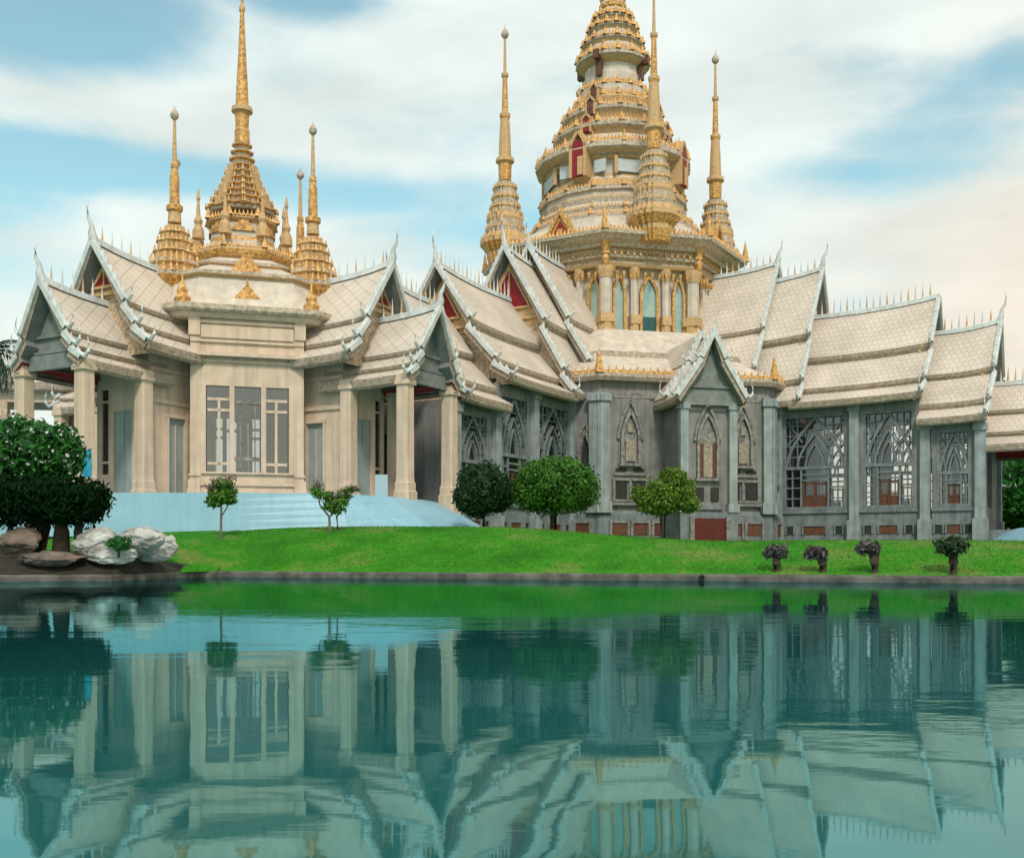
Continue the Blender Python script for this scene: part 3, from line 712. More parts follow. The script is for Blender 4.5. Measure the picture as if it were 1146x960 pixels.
    # ---- roof over the drum
    zc = zz + 3.8 * EH
    mb = MB(); mb.lathe([(11.9, zc - .1), (11.3, zc + .2), (9.9, zc + 1.15), (8.6, zc + 1.8), (7.6, zc + 2.2)]); dr = mb.build('drum_roof', 'ivory', temple)
    for k in range(8):
        X = face(k, 11.1 * C8) ; mb = MB(X)
        ring = [(0, -1.3, zc + .1), (0, 0, zc + 2.2), (0, 1.3, zc + .1)]
        mb.add(ring + [(-1.6, y, z) for _, y, z in ring], [(0, 2, 1), (0, 1, 4, 3), (1, 2, 5, 4)], 0)
        mb.add([(.05, -.75, zc + .35), (.05, 0, zc + 1.6), (.05, .75, zc + .35)], [(0, 2, 1)], 1)
        for sg in (-1, 1): mb.bar((.08, sg * 1.4, zc + .1), (.08, 0, zc + 2.35), .3, .22, 0); mb.spike((.08, sg * 1.45, zc + .1), .2, .7, 4, 0)
        mb.bar((.09, -.0, zc + .35), (.09, 0, zc + .85), .55, .1, 0)
        mb.spike((.08, 0, zc + 2.2), .16, .9, 4, 0); mb.build('dormer', ['gold', 'red'], dr)
    # ---- tower storeys (half widths read against height)
    def Zt(y): return EYE + (620 - y) / 12.0
    def storey(name, prof, mats, rings=(), cardinal=None):
        mb = MB(); pr = [(p[0] / 12.0 * (1.0 if p[1] > 115 else .92), Zt(p[1] + (.17 if p[1] > 115 else .27) * p[0])) for p in prof]
        mb.lathe(pr, n=16, seg_mi=[p[2] for p in prof[:-1]])
        for (r, y, per, h) in rings: antefix_ring(mb, r / 12 * (.99 if y > 115 else .91), Zt(y + (.17 if y > 115 else .27) * r) - .05, max(3, per // 2), h, .17, 3, corner=h * 1.35, n=16)
        return mb.build(name, mats, temple)
    mt = ['ivory', 'gold2', 'stone_w', 'gold']
    storey('tower_base', [(100, 266, 0), (96, 260, 0), (95, 255, 2), (95, 251, 1), (90, 249, 0), (88, 247, 2), (89, 243, 2), (86, 241, 0), (82, 238, 2), (83, 232, 1), (80, 230, 0), (80, 226, 2), (83, 224, 2), (82, 219, 1), (77, 217, 1), (76, 212, 0), (74, 210, 1), (73, 208, 0)], mt, [(82, 220, 16, .5), (94, 251, 20, .5), (88, 243, 18, .4)])
    s1 = storey('tower_body', [(73, 210, 1), (72, 207, 0), (72, 193, 1), (75, 190, 1), (76, 188, 2), (80, 186, 1), (85, 182, 2), (87, 180, 2), (86, 174, 0), (76, 172, 1), (72, 168, 0), (70, 164, 0)], mt, [(85, 175, 18, .8)])
    for k in range(8):      # blue white wall panels framed in gold
        X = face(k, 72 / 12 * 1.03 * .985)
        if k % 2:
            mb = MB(X); mb.box((.03, 0, Zt(212)), (.12, 3.4, 1.1), 0)
            for s in (-1.9, 1.9): mb.box((.08, s, Zt(212)), (.3, .28, 1.5), 1)
            mb.build('wall_panel', ['niche', 'gold2'], s1)
        else:
            for s in (-2.1, 2.1):
                mb = MB(X); mb.box((.03, s * .82, Zt(212)), (.12, 1.1, 1.1)); mb.build('wall_panel', 'niche', s1)
            mb = MB(face(k, 75.5 / 12)); X2 = mb.X
            w = 1.1; z0n, z1n = Zt(223), Zt(183)
            for s in (-1, 1): mb.box((-.1, s * (w / 2 + .15), (z0n + z1n) / 2 - .3), (1.9, .3, z1n - z0n - .5), 0)
            arch_bars(mb, w + .3, z1n - .8, z1n + .6, .26, 1.9, 0, -.1); mb.spike((.3, 0, z1n + .4), .15, .8, 4, 0)
            mb.add([(.5, -.8, z0n), (.5, .8, z0n), (-1.2, .8, z0n), (-1.2, -.8, z0n), (-.9, -.4, z0n - 1.1), (-.9, .4, z0n - 1.1), (-1.4, .4, z0n - 1.1), (-1.4, -.4, z0n - 1.1)], [(0, 3, 2, 1), (4, 5, 6, 7), (0, 1, 5, 4), (1, 2, 6, 5), (3, 0, 4, 7)], 0)
            nf = mb.build('niche', 'gold2', s1)
            mb = MB(X2); mb.box((.1, 0, (z0n + z1n) / 2 - .1), (1.4, w - .02, z1n - z0n - .2)); mb.box((.72, .25, z0n + .9), (.3, .5, 1.6), 1); mb.build('niche_panel', ['red', 'gold2'], nf)
    def upper(ly, lh, h2, yb, yt, name='tower_storey'):
        s = storey(name, [(h2, yb, 0), (h2 + 1, yb - 4, 1), (h2 + 3, ly + 6, 1), (lh - 3, ly + 4, 2), (lh, ly + 2, 2), (lh, ly - 2, 2), (lh - 3, ly - 3, 0), (h2 - 3, yt + 1, 1), (h2 - 5, yt, 1)], mt, [(lh - 1, ly - 2, 12, .65)])
        for k in (0, 2, 4, 6):
            ly2 = ly + .17 * lh + (3 if ly < 115 else 0)
            mb = MB(face(k, lh / 12 * .93)); mb.box((-.2, 0, Zt(ly2)), (.9, .62, 1.15), 1)
            for q in (-.4, .4): mb.box((-.15, q, Zt(ly2)), (.9, .16, 1.3), 0)
            for q in (-.48, .48): mb.bar((.1, q, Zt(ly2 - 6)), (.1, 0, Zt(ly2 - 12)), .18, .5, 0)
            mb.build('niche', ['gold2', 'wood' if lh < 60 else 'red'], s)
        return s
    upper(151, 67, 58, 168, 143); upper(131, 57, 50, 146, 124); upper(112, 48, 43, 127, 104); 
    s2 = storey('tower_neck', [(42, 108, 0), (42, 98, 2), (41, 96, 1), (36, 93, 0), (36, 84, 0), (34, 82, 0), (34, 74, 1), (38, 71, 1), (42, 67, 2), (45, 65, 2), (45, 60, 2), (40, 58, 0), (38, 55, 0)], mt, [(41, 97, 10, .6), (44, 61, 12, .7)])
    for k in (0, 2, 4, 6):
        mb = MB(face(k, 36 / 12 * .985)); mb.box((-.1, 0, Zt(88)), (.4, .55, 1.7)); mb.box((.4, 0, Zt(77)), (.5, .5, .8)); mb.build('niche', 'wood', s2)
    for ly, lh in ((45, 37), (30, 30), (19, 24)):
        storey('tower_storey', [(lh, ly + 12, 0), (lh - 3, ly + 6, 1), (lh - 2, ly + 3, 2), (lh + 1, ly + 1, 2), (lh, ly - 2, 2), (lh - 5, ly - 3, 0), (lh - 7, ly - 5, 0)], mt, [(lh, ly - 1, 8, .6)])
    mb = MB()
    pr = [(16, 22), (14, 14), (15.5, 12), (15.5, 8), (13, 5), (16, -3), (13, -8), (13, -25), (15, -28), (10, -34), (9, -55), (11, -58), (6, -64), (4, -110), (5, -113), (2, -120), (1, -170), (3, -172), (.3, -190)]
    mb.lathe([(r / 12, Zt(y)) for r, y in pr], n=16, seg_mi=[1, 0, 0, 1, 0, 1, 0, 0, 1, 0, 0, 1, 0, 0, 0, 0, 0, 0]); mb.build('tower_spire', ['gold', 'ivory'], temple, False)
    # ---- four corner spires on the diagonals
    d = 97.5
    def zt(y): return EYE + (620 - y) / 1200 * d
    def rr(h): return h / 1200 * d
    pts = [(28, 296, 3), (28, 288, 3), (33, 285, 2), (33, 280, 2), (26, 277, 1), (25, 266, 2), (31, 263, 2), (30, 258, 0), (25, 256, 1), (25, 250, 2), (27, 247, 2), (26, 243, 0), (19, 241, 1), (19, 236, 2), (21, 234, 0), (15, 231, 1), (15, 225, 2), (17, 223, 2), (12, 220, 1), (12, 214, 2), (14, 212, 0), (9, 209, 1), (9, 205, 0), (7, 203, 3), (7.5, 184, 2), (10.5, 182, 2), (10, 178, 0), (7, 176, 3), (6, 150, 3), (5, 134, 3), (6, 131, 2), (6, 128, 2), (3.6, 126, 3), (2.6, 88, 3), (4, 86, 2), (4, 83, 2), (1.8, 81, 0), (1.2, 42, 0)]
    pts = [(h if h <= 12 else 12 + (h - 12) * .5, y, c) for h, y, c in pts if y < 262]
    pts = [(15, 300, 3), (18, 292, 3), (19, 288, 2), (19, 284, 3), (24, 277, 3), (26, 275, 2), (26, 270, 0), (23, 268, 2), (20, 263, 1)] + pts
    for k in (-45, 45, 135, -135):
        a = R(k); cx, cy = 10.35 * math.cos(a), 10.35 * math.sin(a)
        spire(temple, cx, cy, shaft_mats=['gold2', 'stone_w', 'gold2', 'gold'], prof= [(rr(h), zt(y)) for h, y, _ in pts], seg=[c for _, _, c in pts], zt_round=zt(203) - .01, knob=(zt(38), .36, zt(27)), rot=k)
main_temple()

# ================================================================== CORNER PAVILION
pav = thing('pavilion', 'cream stone pavilion with gold spires and open gabled porches on the terrace painted in blue shade', 'pavilion', (-17.62, 70, 0), R(-28.5))
def pavilion():
    K = 70.0
    def Zp(q): return EYE + K * q
    FL = 4.15; G = 1.8
    b = .030 * K; bw = .047 * K; s = .112 * K
    A = (s + bw) / math.sqrt(2)          # distance of the diagonal front
    hw = (s - bw) / math.sqrt(2)         # half its width
    zl = Zp(.199)
    # ---- inner body with arms, hollow
    for rot in (0, 90, 180, -90):
        X = RZ(rot); mb = MB(X); te = .14 * K
        # end wall with windows and door opening
        for (y0, y1) in ((-b, -1.75), (-1.15, -.75), (.75, 1.15), (1.75, b)): mb.box2(te - .25, te, y0, y1, FL, 10.5)
        mb.box2(te - .25, te, -b, b, 10.5, 13.2); mb.box2(te - .25, te, -1.75, -1.15, FL, 5.6); mb.box2(te - .25, te, 1.15, 1.75, FL, 5.6)
        mb.box2(te - .25, te, -.75, .75, 9.2, 10.5)
        md = MB(X); md.box((te - .16, 0, (FL + 9.2) / 2), (.08, 1.5, 9.2 - FL)); md.box((te - .11, 0, 6.7), (.06, .07, 4.9)); md.build('door', 'door', pav)
        for sg in (1, -1):   # side walls, with a door and a narrow window
            y0, y1 = sg * (b - .25), sg * b
            for (x0, x1) in ((4.6, 5.35), (5.75, 7.05), (8.45, te - .25)): mb.box2(x0, x1, y0, y1, FL, 9.4)
            mb.box2(4.6, te - .25, y0, y1, 9.4, 13.2); mb.box2(5.35, 5.75, y0, y1, FL, 5.9); mb.box2(7.05, 8.45, y0, y1, 8.9, 9.4)
            mb.box2(4.6, te, y1, y1 + sg * .12, 9.6, 9.85); mb.box2(4.6, te, y1, y1 + sg * .12, 11.4, 11.6)
        mb.build('arm_wall', 'cream', pav)
        for sg in (1, -1):
            Xd = X @ T(7.75, sg * (b - .16)) @ RZ(90 * sg); mb = MB(Xd)
            mb.box((0, 0, (FL + 8.9) / 2), (.1, 1.3, 8.9 - FL)); dd = None
            dd = mb.build('door', 'door', pav); mb = MB(Xd)
            for q in (-.72, .72): mb.box((.14, q, (FL + 8.9) / 2), (.3, .16, 8.9 - FL))
            mb.box((.14, 0, 8.95), (.3, 1.7, .2)); mb.box((.1, 0, 6.4), (.08, .06, 4.2)); mb.build('frame', 'cream', dd)
            Xn = X @ T(5.55, sg * (b - .14)) @ RZ(90 * sg); mb = MB(Xn)
            for z in (6.6, 8.85): mb.box((.06, 0, z), (.16, .42, .12))
            wn = mb.build('window', 'cream', pav); mb = MB(Xn); mb.box((0, 0, 7.6), (.03, .4, 3.5)); mb.build('pane', 'glass', wn)
        for q in (-1.45, 1.45):
            mb = MB(X @ T(te - .13, q))
            for z in (6.3, 9.8): mb.box((0, 0, z), (.2, .6, .12))
            wn = mb.build('window', 'cream', pav); mb = MB(X @ T(te - .13, q)); mb.box((0, 0, 8.0), (.03, .6, 4.9)); mb.build('pane', 'glass', wn)
    mb = MB(); mb.box2(-11, 11, -11, 11, 13.0, 13.2); mb.X = Matrix()
    mb.v = []; mb.f = []; mb.m = []
    mb.lathe([(9.0, 12.4), (9.0, 12.6)]); mb.build('ceiling', 'cream', pav)
    # ---- four diagonal fronts with tall windows
    for k in (7, 1, 3, 5):
        X = face(k, A); mb = MB(X); t = .45
        pw = .55
        for q in (-1, 1):
            mb.box2(-t - 1.6, 0, q * (hw - pw), q * hw, FL, zl)                 # corner pier
        mb.box2(-t, -.06, -hw + pw, hw - pw, FL, 5.75)                       # sill wall
        mb.box2(-t, -.06, -hw + pw, hw - pw, 10.75, zl)                      # head wall
        mb.box2(-t + .02, -.06, -hw + pw, -2.35, 5.75, 10.75); mb.box2(-t + .02, -.06, 2.35, hw - pw, 5.75, 10.75)
        for q in (-.9, .9): mb.box2(-t + .02, -.03, q - .14, q + .14, 5.75, 10.75)
        wf = mb.build('front_wall', 'cream', pav)
        mb = MB(X)
        for q in (-1, 1):
            mb.box2(-.3, .10, q * (hw - pw + .0), q * (hw + .12), FL, 5.3); mb.box2(-.3, .16, q * (hw - pw), q * (hw + .18), FL, 4.75); mb.box2(-.3, .08, q * (hw - pw), q * (hw + .08), 5.5, 5.62)
        for z, w2 in ((13.3, hw), (12.15, hw - pw), (14.4, hw)): mb.box((.0, 0, z), (.18, 2 * w2, .13))
        mb.box((-.02, 0, 5.05), (.16, 2 * (hw - pw), .16)); mb.box((.0, 0, 4.4), (.2, 2 * (hw - pw), .4)); mb.box((0, 0, 5.7), (.2, 2 * (hw - pw) - .1, .1))
        mb.box((.02, 0, 13.85), (.08, 2 * hw - 1.2, .7), 1)
        for q in (-1, 1): mb.box2(-.2, .12, q * (hw - pw), q * (hw + .1), 13.6, zl)
        mb.build('moulding', ['cream', 'cream'], wf)
        # side windows: 2 lights each with upper panes; centre one wide
        for q, w in ((-1.62, 1.28), (1.62, 1.28)):
            mb = MB(X @ T(-.25, q))
            mb.bar((0, 0, 5.75), (0, 0, 9.95), .15, .2)
            for z in (6.25, 9.35, 9.98): mb.bar((0, -w / 2, z), (0, w / 2, z), .16, .2)
            wn = mb.build('window', 'cream', pav); mb = MB(X @ T(-.3, q)); mb.box((0, 0, 8.25), (.03, w + .1, 4.95)); mb.build('pane', 'glass', wn)
        mb = MB(X @ T(-.25, 0))
        for z, hh in ((6.55, .22), (9.85, .2)): mb.bar((0, -.74, z), (0, .74, z), hh, .14)
        for q in (-.42, .42): mb.bar((-.02, q, 5.75), (-.02, q, 9.75), .07, .08)
        wn = mb.build('window', 'grey2', pav); mb = MB(X @ T(-.3, 0)); mb.box((0, 0, 8.25), (.03, 1.5, 4.95)); mb.build('pane', 'glass', wn)
    # central altar pillar inside
    mb = MB(); mb.lathe([(.7, FL), (.7, 5.2), (.4, 5.4), (.35, 9.5), (.6, 9.8), (.6, 12.4)], n=4); mb.build('inner_pillar', 'cream2', pav)
    # ---- octagonal cornice and roof over the body
    Rl = (A + .75) / C8
    # cornice follows the four diagonal fronts; arms roofs cover the rest
    mb = MB()
    plan = []
    for k in (1, 3, 5, 7):
        X = face(k, A + .7); 
        for q in (-1, 1):
            v = X @ Vector((0, q * (hw + .7), 0)); plan.append((v.x, v.y))
    def ring_prof(prof, seg, mats, name, **kw):
        mb = MB(); mb.lathe(prof, plan=plan, seg_mi=seg); return mb.build(name, mats, pav)
    ring_prof([(.90, zl - .35), (.94, zl - .3), (.95, zl - .05), (.99, zl), (1, zl + .1), (1, zl + .38), (.97, zl + .45), (.90, zl + .55), (.87, zl + 1.0)], [0, 0, 2, 2, 2, 0, 1, 1], ['cream', 'ivory', 'stone_w'], 'cornice')
    mb = MB()
    r0 = A / C8
    yz = lambda y: EYE + (620 - y) / 1200 * 66
    prof = [(r0 * .93, zl + .8), (r0 * .82, yz(322)), (r0 * .86, yz(320)), (r0 * .86, yz(316)), (r0 * .78, yz(314)), (r0 * .64, yz(303)), (r0 * .66, yz(301)), (r0 * .66, yz(298)), (r0 * .56, yz(296)), (r0 * .48, yz(288))]
    mb.lathe(prof, seg_mi=[0, 1, 2, 2, 0, 1, 2, 1, 0]); lr = mb.build('lower_roof', ['ivory', 'gold2', 'stone_w'], pav)
    # gold gablets
    for k in range(8):
        for (d, z, w, h) in ((r0 * C8 * .93, zl + .6, 1.15, 1.35), (r0 * C8 * .80, yz(316), 1.0, 1.35)):
            if k % 2 == 0 and d > 6: continue
            mb = MB(face(k, d)); ring = [(0, -w, z), (0, -w * .55, z + h * .45), (0, 0, z + h), (0, w * .55, z + h * .45), (0, w, z)]
            mb.add(ring + [(-1.2, y, q) for _, y, q in ring], [(0, 4, 3, 2, 1), (0, 1, 6, 5), (1, 2, 7, 6), (2, 3, 8, 7), (3, 4, 9, 8)], 0)
            mb.spike((0, 0, z + h * .9), .12, .5, 4, 0); mb.box((.05, 0, z + h * .25), (.1, w * .7, h * .35), 0); mb.build('gablet', 'gold', lr)
    for (px_, py_) in plan:
        mb = MB(T(px_ * .93, py_ * .93)); mb.lathe([(.42, zl + .4), (.5, zl + .7), (.3, zl + .95), (.34, zl + 1.15), (.12, zl + 1.5), (.02, zl + 2.1)], n=6); mb.build('corner_finial', 'gold', lr)
    Q = lambda y: EYE + (620 - y) / 1200 * 70
    P_ = lambda h: h / 1200 * 70 * 1.02
    # drum and stepped spire, (half width, height, material)
    Qn = lambda y, h: EYE + (620 - y) / 1200 * (70 - .75 * P_(h))
    pts = [(46, 300, 1), (49, 292, 2), (54, 289, 0), (56, 285, 0), (57, 281, 2), (56, 278, 2), (48, 276, 1), (38, 273, 1), (37, 270, 0), (36, 266, 1), (35, 250, 0), (37, 248, 2), (40, 245, 2), (39, 242, 0), (34, 240, 1)]
    mb = MB(); mb.lathe([(P_(h), Qn(y, h)) for h, y, _ in pts], seg_mi=[c for _, _, c in pts[:-1]])
    antefix_ring(mb, P_(55), Qn(278, 56), 10, .35, .13, 0, .8); antefix_ring(mb, P_(39), Qn(243, 39), 7, .4, .14, 0, .7); dm = mb.build('drum', ['gold', 'ivory', 'gold2'], pav)
    for k in range(8):
        mb = MB(face(k, P_(36) * C8)); mb.add([(.1, -.75, Q(268)), (.1, 0, Q(250)), (.1, .75, Q(268)), (-.3, -.75, Q(268)), (-.3, 0, Q(250)), (-.3, .75, Q(268))], [(0, 2, 1), (0, 1, 4, 3), (1, 2, 5, 4)], 0); mb.build('gablet', 'gold', dm)
    pts = []
    y = 240; h = 36
    for hh, yy in ((35, 236), (30, 227), (26, 219), (22, 211), (19, 203), (16.5, 195), (14, 187), (12, 179), (10.5, 171), (9.2, 163)):
        pts += [(hh - 3, yy + 6, 1), (hh - 2, yy + 3, 0), (hh + 1, yy + 1.5, 2), (hh + 1, yy, 0), (hh - 2, yy - .8, 0)]
    mb = MB(); mb.lathe([(P_(h), Q(y)) for h, y, _ in pts], plan=PLAN, seg_mi=[c for _, _, c in pts[:-1]])
    for hh, yy in ((35, 236), (30, 227), (26, 219), (22, 211), (19, 203), (16.5, 195)):
        for k in range(4):
            for f in (-.75, -.35, 0, .35, .75): mb.spike((P_(hh) * (.97 if abs(f) < .5 else .8), P_(hh) * f, Q(yy) - .05), .1, .42, 4, 0, RZ(90 * k))
    for k in range(4):     # rising stack of little niches at each side
        for hh, yy in ((35, 233), (30, 224), (26, 216), (22, 208), (19, 200), (16.5, 192)): mb.box((P_(hh) * 1.0, 0, Q(yy + 2)), (.3, .5, .5), 2, RZ(90 * k))
    st = mb.build('spire', ['gold', 'ivory', 'gold2'], pav)
    pts = [(9, 162, 0), (8, 155, 0), (8, 147, 2), (7, 145, 0), (7.5, 132, 0), (8, 128, 2), (11.5, 126, 2), (11, 121, 0), (7, 119, 0), (6.3, 100, 0), (5, 75, 0), (3.5, 45, 0), (2.2, 15, 0), (3.4, 12, 2), (3, 8, 0), (1.5, 5, 0), (1, -20, 0), (3, -24, 2), (.2, -36, 0)]
    mb = MB(); mb.lathe([(P_(h), Q(y)) for h, y, _ in pts], n=14, seg_mi=[c for _, _, c in pts[:-1]]); mb.build('shaft', ['gold', 'ivory', 'gold2'], st)
    # four corner spires over the arms
    d = 65.2; z_ = lambda y: EYE + (620 - y) / 1200 * d; r_ = lambda h: h / 1200 * d
    pts = [(17, 332, 0), (22, 325, 0), (27, 320, 0), (29, 315, 2), (28, 310, 0), (24, 308, 3), (24, 303, 0), (26, 300, 2), (25, 296, 0), (20, 294, 3), (20, 288, 0), (21.5, 286, 2), (17, 283, 3), (17, 276, 0), (18, 274, 2), (14, 272, 3), (14, 266, 0), (15, 264, 2), (11, 261, 3), (10, 256, 0), (7.5, 252, 0), (6.5, 240, 0), (9, 238, 2), (9, 233, 0), (5.5, 231, 0), (5, 200, 0), (3.6, 192, 0), (4.5, 190, 2), (4, 186, 0), (2.6, 184, 0), (1.5, 138, 0)]
    sp = None
    for k in (0, 90, 180, 270):
        a = R(k); c = (5.85 * math.cos(a), 5.85 * math.sin(a))
        spire(pav, c[0], c[1], [(r_(h), z_(y)) for h, y, _ in pts], [q for _, _, q in pts], z_(252) - .01, (z_(131), .26, z_(121)), rot=k)
    for k in (45, 135, 225, 315):      # small finials over the drum cornice
        for dk in (-22.5, 22.5):
            a = R(k + dk); mb = MB(T(P_(50) * math.cos(a), P_(50) * math.sin(a)))
            mb.lathe([(.42, Q(277)), (.38, Q(268)), (.22, Q(262)), (.3, Q(258)), (.15, Q(252)), (.08, Q(236)), (.14, Q(233)), (.03, Q(222))], n=8); mb.build('small_finial', 'gold2', pav)
    # ---- arm roofs
    pA = [(0, Zp(.240), 0), (2.35, Zp(.194), 1), (2.3, Zp(.1915), 1), (2.2, Zp(.190), 0), (3.05, Zp(.1765), 1), (3.0, Zp(.174), 1), (2.9, Zp(.1725), 0), (3.9, Zp(.163), 1), (3.9, Zp(.161), 1)]
    pB = [(0, Zp(.200), 0), (1.75, Zp(.1655), 1), (1.7, Zp(.163), 1), (1.6, Zp(.1615), 0), (2.2, Zp(.1535), 1), (2.15, Zp(.1515), 1), (2.05, Zp(.150), 0), (2.78, Zp(.144), 1), (2.78, Zp(.142), 1)]
    for rot in (0, 90, 180, -90):
        roof_tier(pav, rot, 4.2, .165 * K, pA, .6, 'tile2', 'red', 2.1, nt=6, gapz=Zp(.205), spike_h=1.0, spacing=.62, boardw=.29)
        roof_tier(pav, rot, 8.5, .213 * K, pB, .45, 'tile2', 'ped', 1.9, nt=6, gapz=Zp(.152), spike_h=1.0, spacing=.62, boardw=.28, gable_in=.6)
        # ceiling under the porch and columns
        X = RZ(rot)
        for x in (.149 * K, .206 * K):
            for y in (-.034 * K, .034 * K):
                mb = MB(X @ T(x, y)); mb.lathe([(.54, FL - 1.2), (.54, FL + .4), (.47, FL + .45), (.47, FL + .9), (.42, FL + .95), (.40, FL + 1.2), (.385, Zp(.137)), (.5, Zp(.1375)), (.5, Zp(.1405)), (.44, Zp(.141)), (.44, Zp(.1455))], plan=PLAN if False else [(1, .8), (.8, 1), (-.8, 1), (-1, .8), (-1, -.8), (-.8, -1), (.8, -1), (1, -.8)])
                mb.build('column', 'cream', pav)
        mb = MB(X)
        for y in (-.034 * K, .034 * K): mb.box2(.14 * K, .211 * K, y - .2, y + .2, Zp(.1405) + .02, Zp(.1455))
        mb.box2(.2075 * K - .3, .2075 * K - .0, -.034 * K + .2, .034 * K - .2, Zp(.1405) + .05, Zp(.1525))
        mb.build('beam', 'ped', pav)
pavilion()

# ================================================================== GALLERY behind the pavilion
def gallery():
    g = thing('covered_gallery', 'low cream roofed gallery on square posts behind the pavilion', 'gallery', (-7.5, 80, 0), R(180 + 5))
    rf = roof_tier(g, 0, .5, 46, [(0, 15.6, 0), (1.6, 14.2, 1), (1.55, 14.0, 0), (2.9, 13.0, 1), (2.9, 12.8, 1)], .1, gable=None, ch=False, nt=6, fins=False, spike_h=.9)
    mb = MB(); mb.box2(1, 46, -2.2, -1.9, 11.7, 12.6); mb.box2(1, 46, 1.9, 2.2, 11.7, 12.6); mb.build('beam', 'cream', g)
    mb = MB(); mb.box2(.6, 5, 1.9, 2.1, 1.5, 11.7); mb.build('wall', 'bluegrey', g)
    for x in (1.5, 6, 10.5, 15, 19.5, 24, 28.5, 33, 37.5, 42, 45.5):
        for y in (-2.1, 2.1):
            mb = MB(); mb.box((x, y, 6.6), (.6, .6, 10.2)); mb.build('post', 'cream2', g)
    for x in (3.6,):
        mb = MB(); mb.box((x, -2.0 if False else 2.14, 6.2), (.14, 1.3, 1), 0); mb.v = []; mb.f = []; mb.m = []
        for y in (2.15, ):
            mb.box((x, y, 6.4), (1.6, .12, 4.4), 0)
            for q in (-.85, 0, .85): mb.box((x + q, y + .05, 6.4), (.14, .2, 4.6), 1)
            mb.box((x, y + .05, 8.7), (1.9, .2, .18), 1)
        mb.build('door', ['wood', 'grey2'], g)
gallery()

# ================================================================== TERRACES
def loft(name, bot, top, zb, zt, mat, label, n=6):
    c = lambda P: P
    rows = []
    for i in range(n + 1):
        f = i / n; k = f
        rows.append([(b[0] + (t[0] - b[0]) * f, b[1] + (t[1] - b[1]) * f, (b[2] if len(b) > 2 else zb) + ((t[2] if len(t) > 2 else zt) - (b[2] if len(b) > 2 else zb)) * k) for b, t in zip(bot, top)])
    mb = MB(); rows = [r + [r[0]] for r in rows]; mb.quadgrid(rows)
    m = len(top); mb.add([(t[0], t[1], t[2] if len(t) > 2 else zt) for t in top], [tuple(range(m))])
    o = mb.build(name, mat, smooth=False); tag(o, label, 'terrace'); return o
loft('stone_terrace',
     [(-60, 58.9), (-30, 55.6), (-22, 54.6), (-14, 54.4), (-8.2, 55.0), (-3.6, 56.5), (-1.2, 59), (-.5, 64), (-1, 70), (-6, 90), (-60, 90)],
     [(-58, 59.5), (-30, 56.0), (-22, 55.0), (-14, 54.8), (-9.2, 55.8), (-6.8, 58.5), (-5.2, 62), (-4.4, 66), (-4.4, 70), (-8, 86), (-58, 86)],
     1.9, 4.15, 'terrace', 'white paved terrace painted in pale blue shade, with a rounded right end under the pavilion')
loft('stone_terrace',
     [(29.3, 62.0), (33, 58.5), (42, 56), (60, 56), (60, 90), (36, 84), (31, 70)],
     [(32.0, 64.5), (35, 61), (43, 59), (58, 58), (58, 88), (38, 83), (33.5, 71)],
     1.2, 2.72, 'terrace', 'small white paved terrace painted in pale blue shade at the right edge of the lawn')

# ================================================================== PLANTS
def leaves(blobs, n, size, mat, name='crown', parent=None, shell=.55, elong=1.5, loc=None, flat=0, squash=1.0):
    tot = sum(b[3] * b[4] for b in blobs); V = []; F = []
    for (cx, cy, cz, rx, rz) in blobs:
        k = int(n * rx * rz / tot)
        d = rng.normal(size=(k, 3)); d /= np.linalg.norm(d, axis=1)[:, None]
        rad = (shell + (1 - shell) * rng.random(k) ** .6) * (1 + .13 * np.sin(d[:, 0] * 6 + cx * 3) * np.cos(d[:, 2] * 5 + cz) + .08 * np.sin(d[:, 1] * 11 + d[:, 0] * 9 + cz * 5) + .09 * rng.normal(size=k))
        p = d * rad[:, None] * np.array([rx, rx, rz]) + np.array([cx, cy, cz])
        nrm = d + rng.normal(size=(k, 3)) * .65; nrm /= np.linalg.norm(nrm, axis=1)[:, None]
        t = np.cross(nrm, rng.normal(size=(k, 3))); t /= np.linalg.norm(t, axis=1)[:, None]; b = np.cross(nrm, t)
        s = size * (.6 + .8 * rng.random(k))[:, None]
        q = np.stack([p - t * s * elong * .5, p + b * s * .32 , p + t * s * elong * .5, p - b * s * .32], 1)
        q[:, 1] += nrm * s * .12; q[:, 3] += nrm * s * .12
        base = len(V); V += q.reshape(-1, 3).tolist(); F += [[base + 4 * i, base + 4 * i + 1, base + 4 * i + 2, base + 4 * i + 3] for i in range(k)]
    me = bpy.data.meshes.new(name); me.from_pydata(V, [], F); me.materials.append(mat); o = bpy.data.objects.new(name, me); COL.objects.link(o)
    if parent: o.parent = parent
    return o
def at(px, py_unused, D): return ((px - 573) / 1200 * D)
def stem(parent, paths, mat='bark', name='trunk'):
    mb = MB()
    for pts, r in paths: mb.tube(pts, r, 7)
    return mb.build(name, mat, parent, True)
LM = {}
LM['dark'] = leaf_material('dark_leaf', (.003, .022, .003), (.012, .065, .010))
LM['mid'] = leaf_material('topiary_leaf', (.008, .055, .004), (.075, .23, .014))
LM['lime'] = leaf_material('lime_leaf', (.035, .095, .006), (.16, .26, .02))
LM['bush'] = leaf_material('glossy_leaf', (.004, .045, .008), (.03, .17, .02), .35)
LM['hedge'] = leaf_material('deep_hedge_leaf', (.001, .006, .002), (.004, .032, .005), .85, .1)
LM['pink'] = leaf_material('pinkish_leaf', (.16, .10, .09), (.30, .24, .20))
LM['grn'] = leaf_material('sapling_leaf', (.025, .09, .008), (.10, .24, .02))
LM['flower'] = leaf_material('pale_flower', (.50, .42, .44), (.75, .72, .70), .7)
LM['dusk'] = leaf_material('grey_brown_leaf', (.04, .035, .035), (.14, .12, .12))
LM['palm'] = leaf_material('palm_leaf', (.008, .04, .025), (.02, .09, .05))
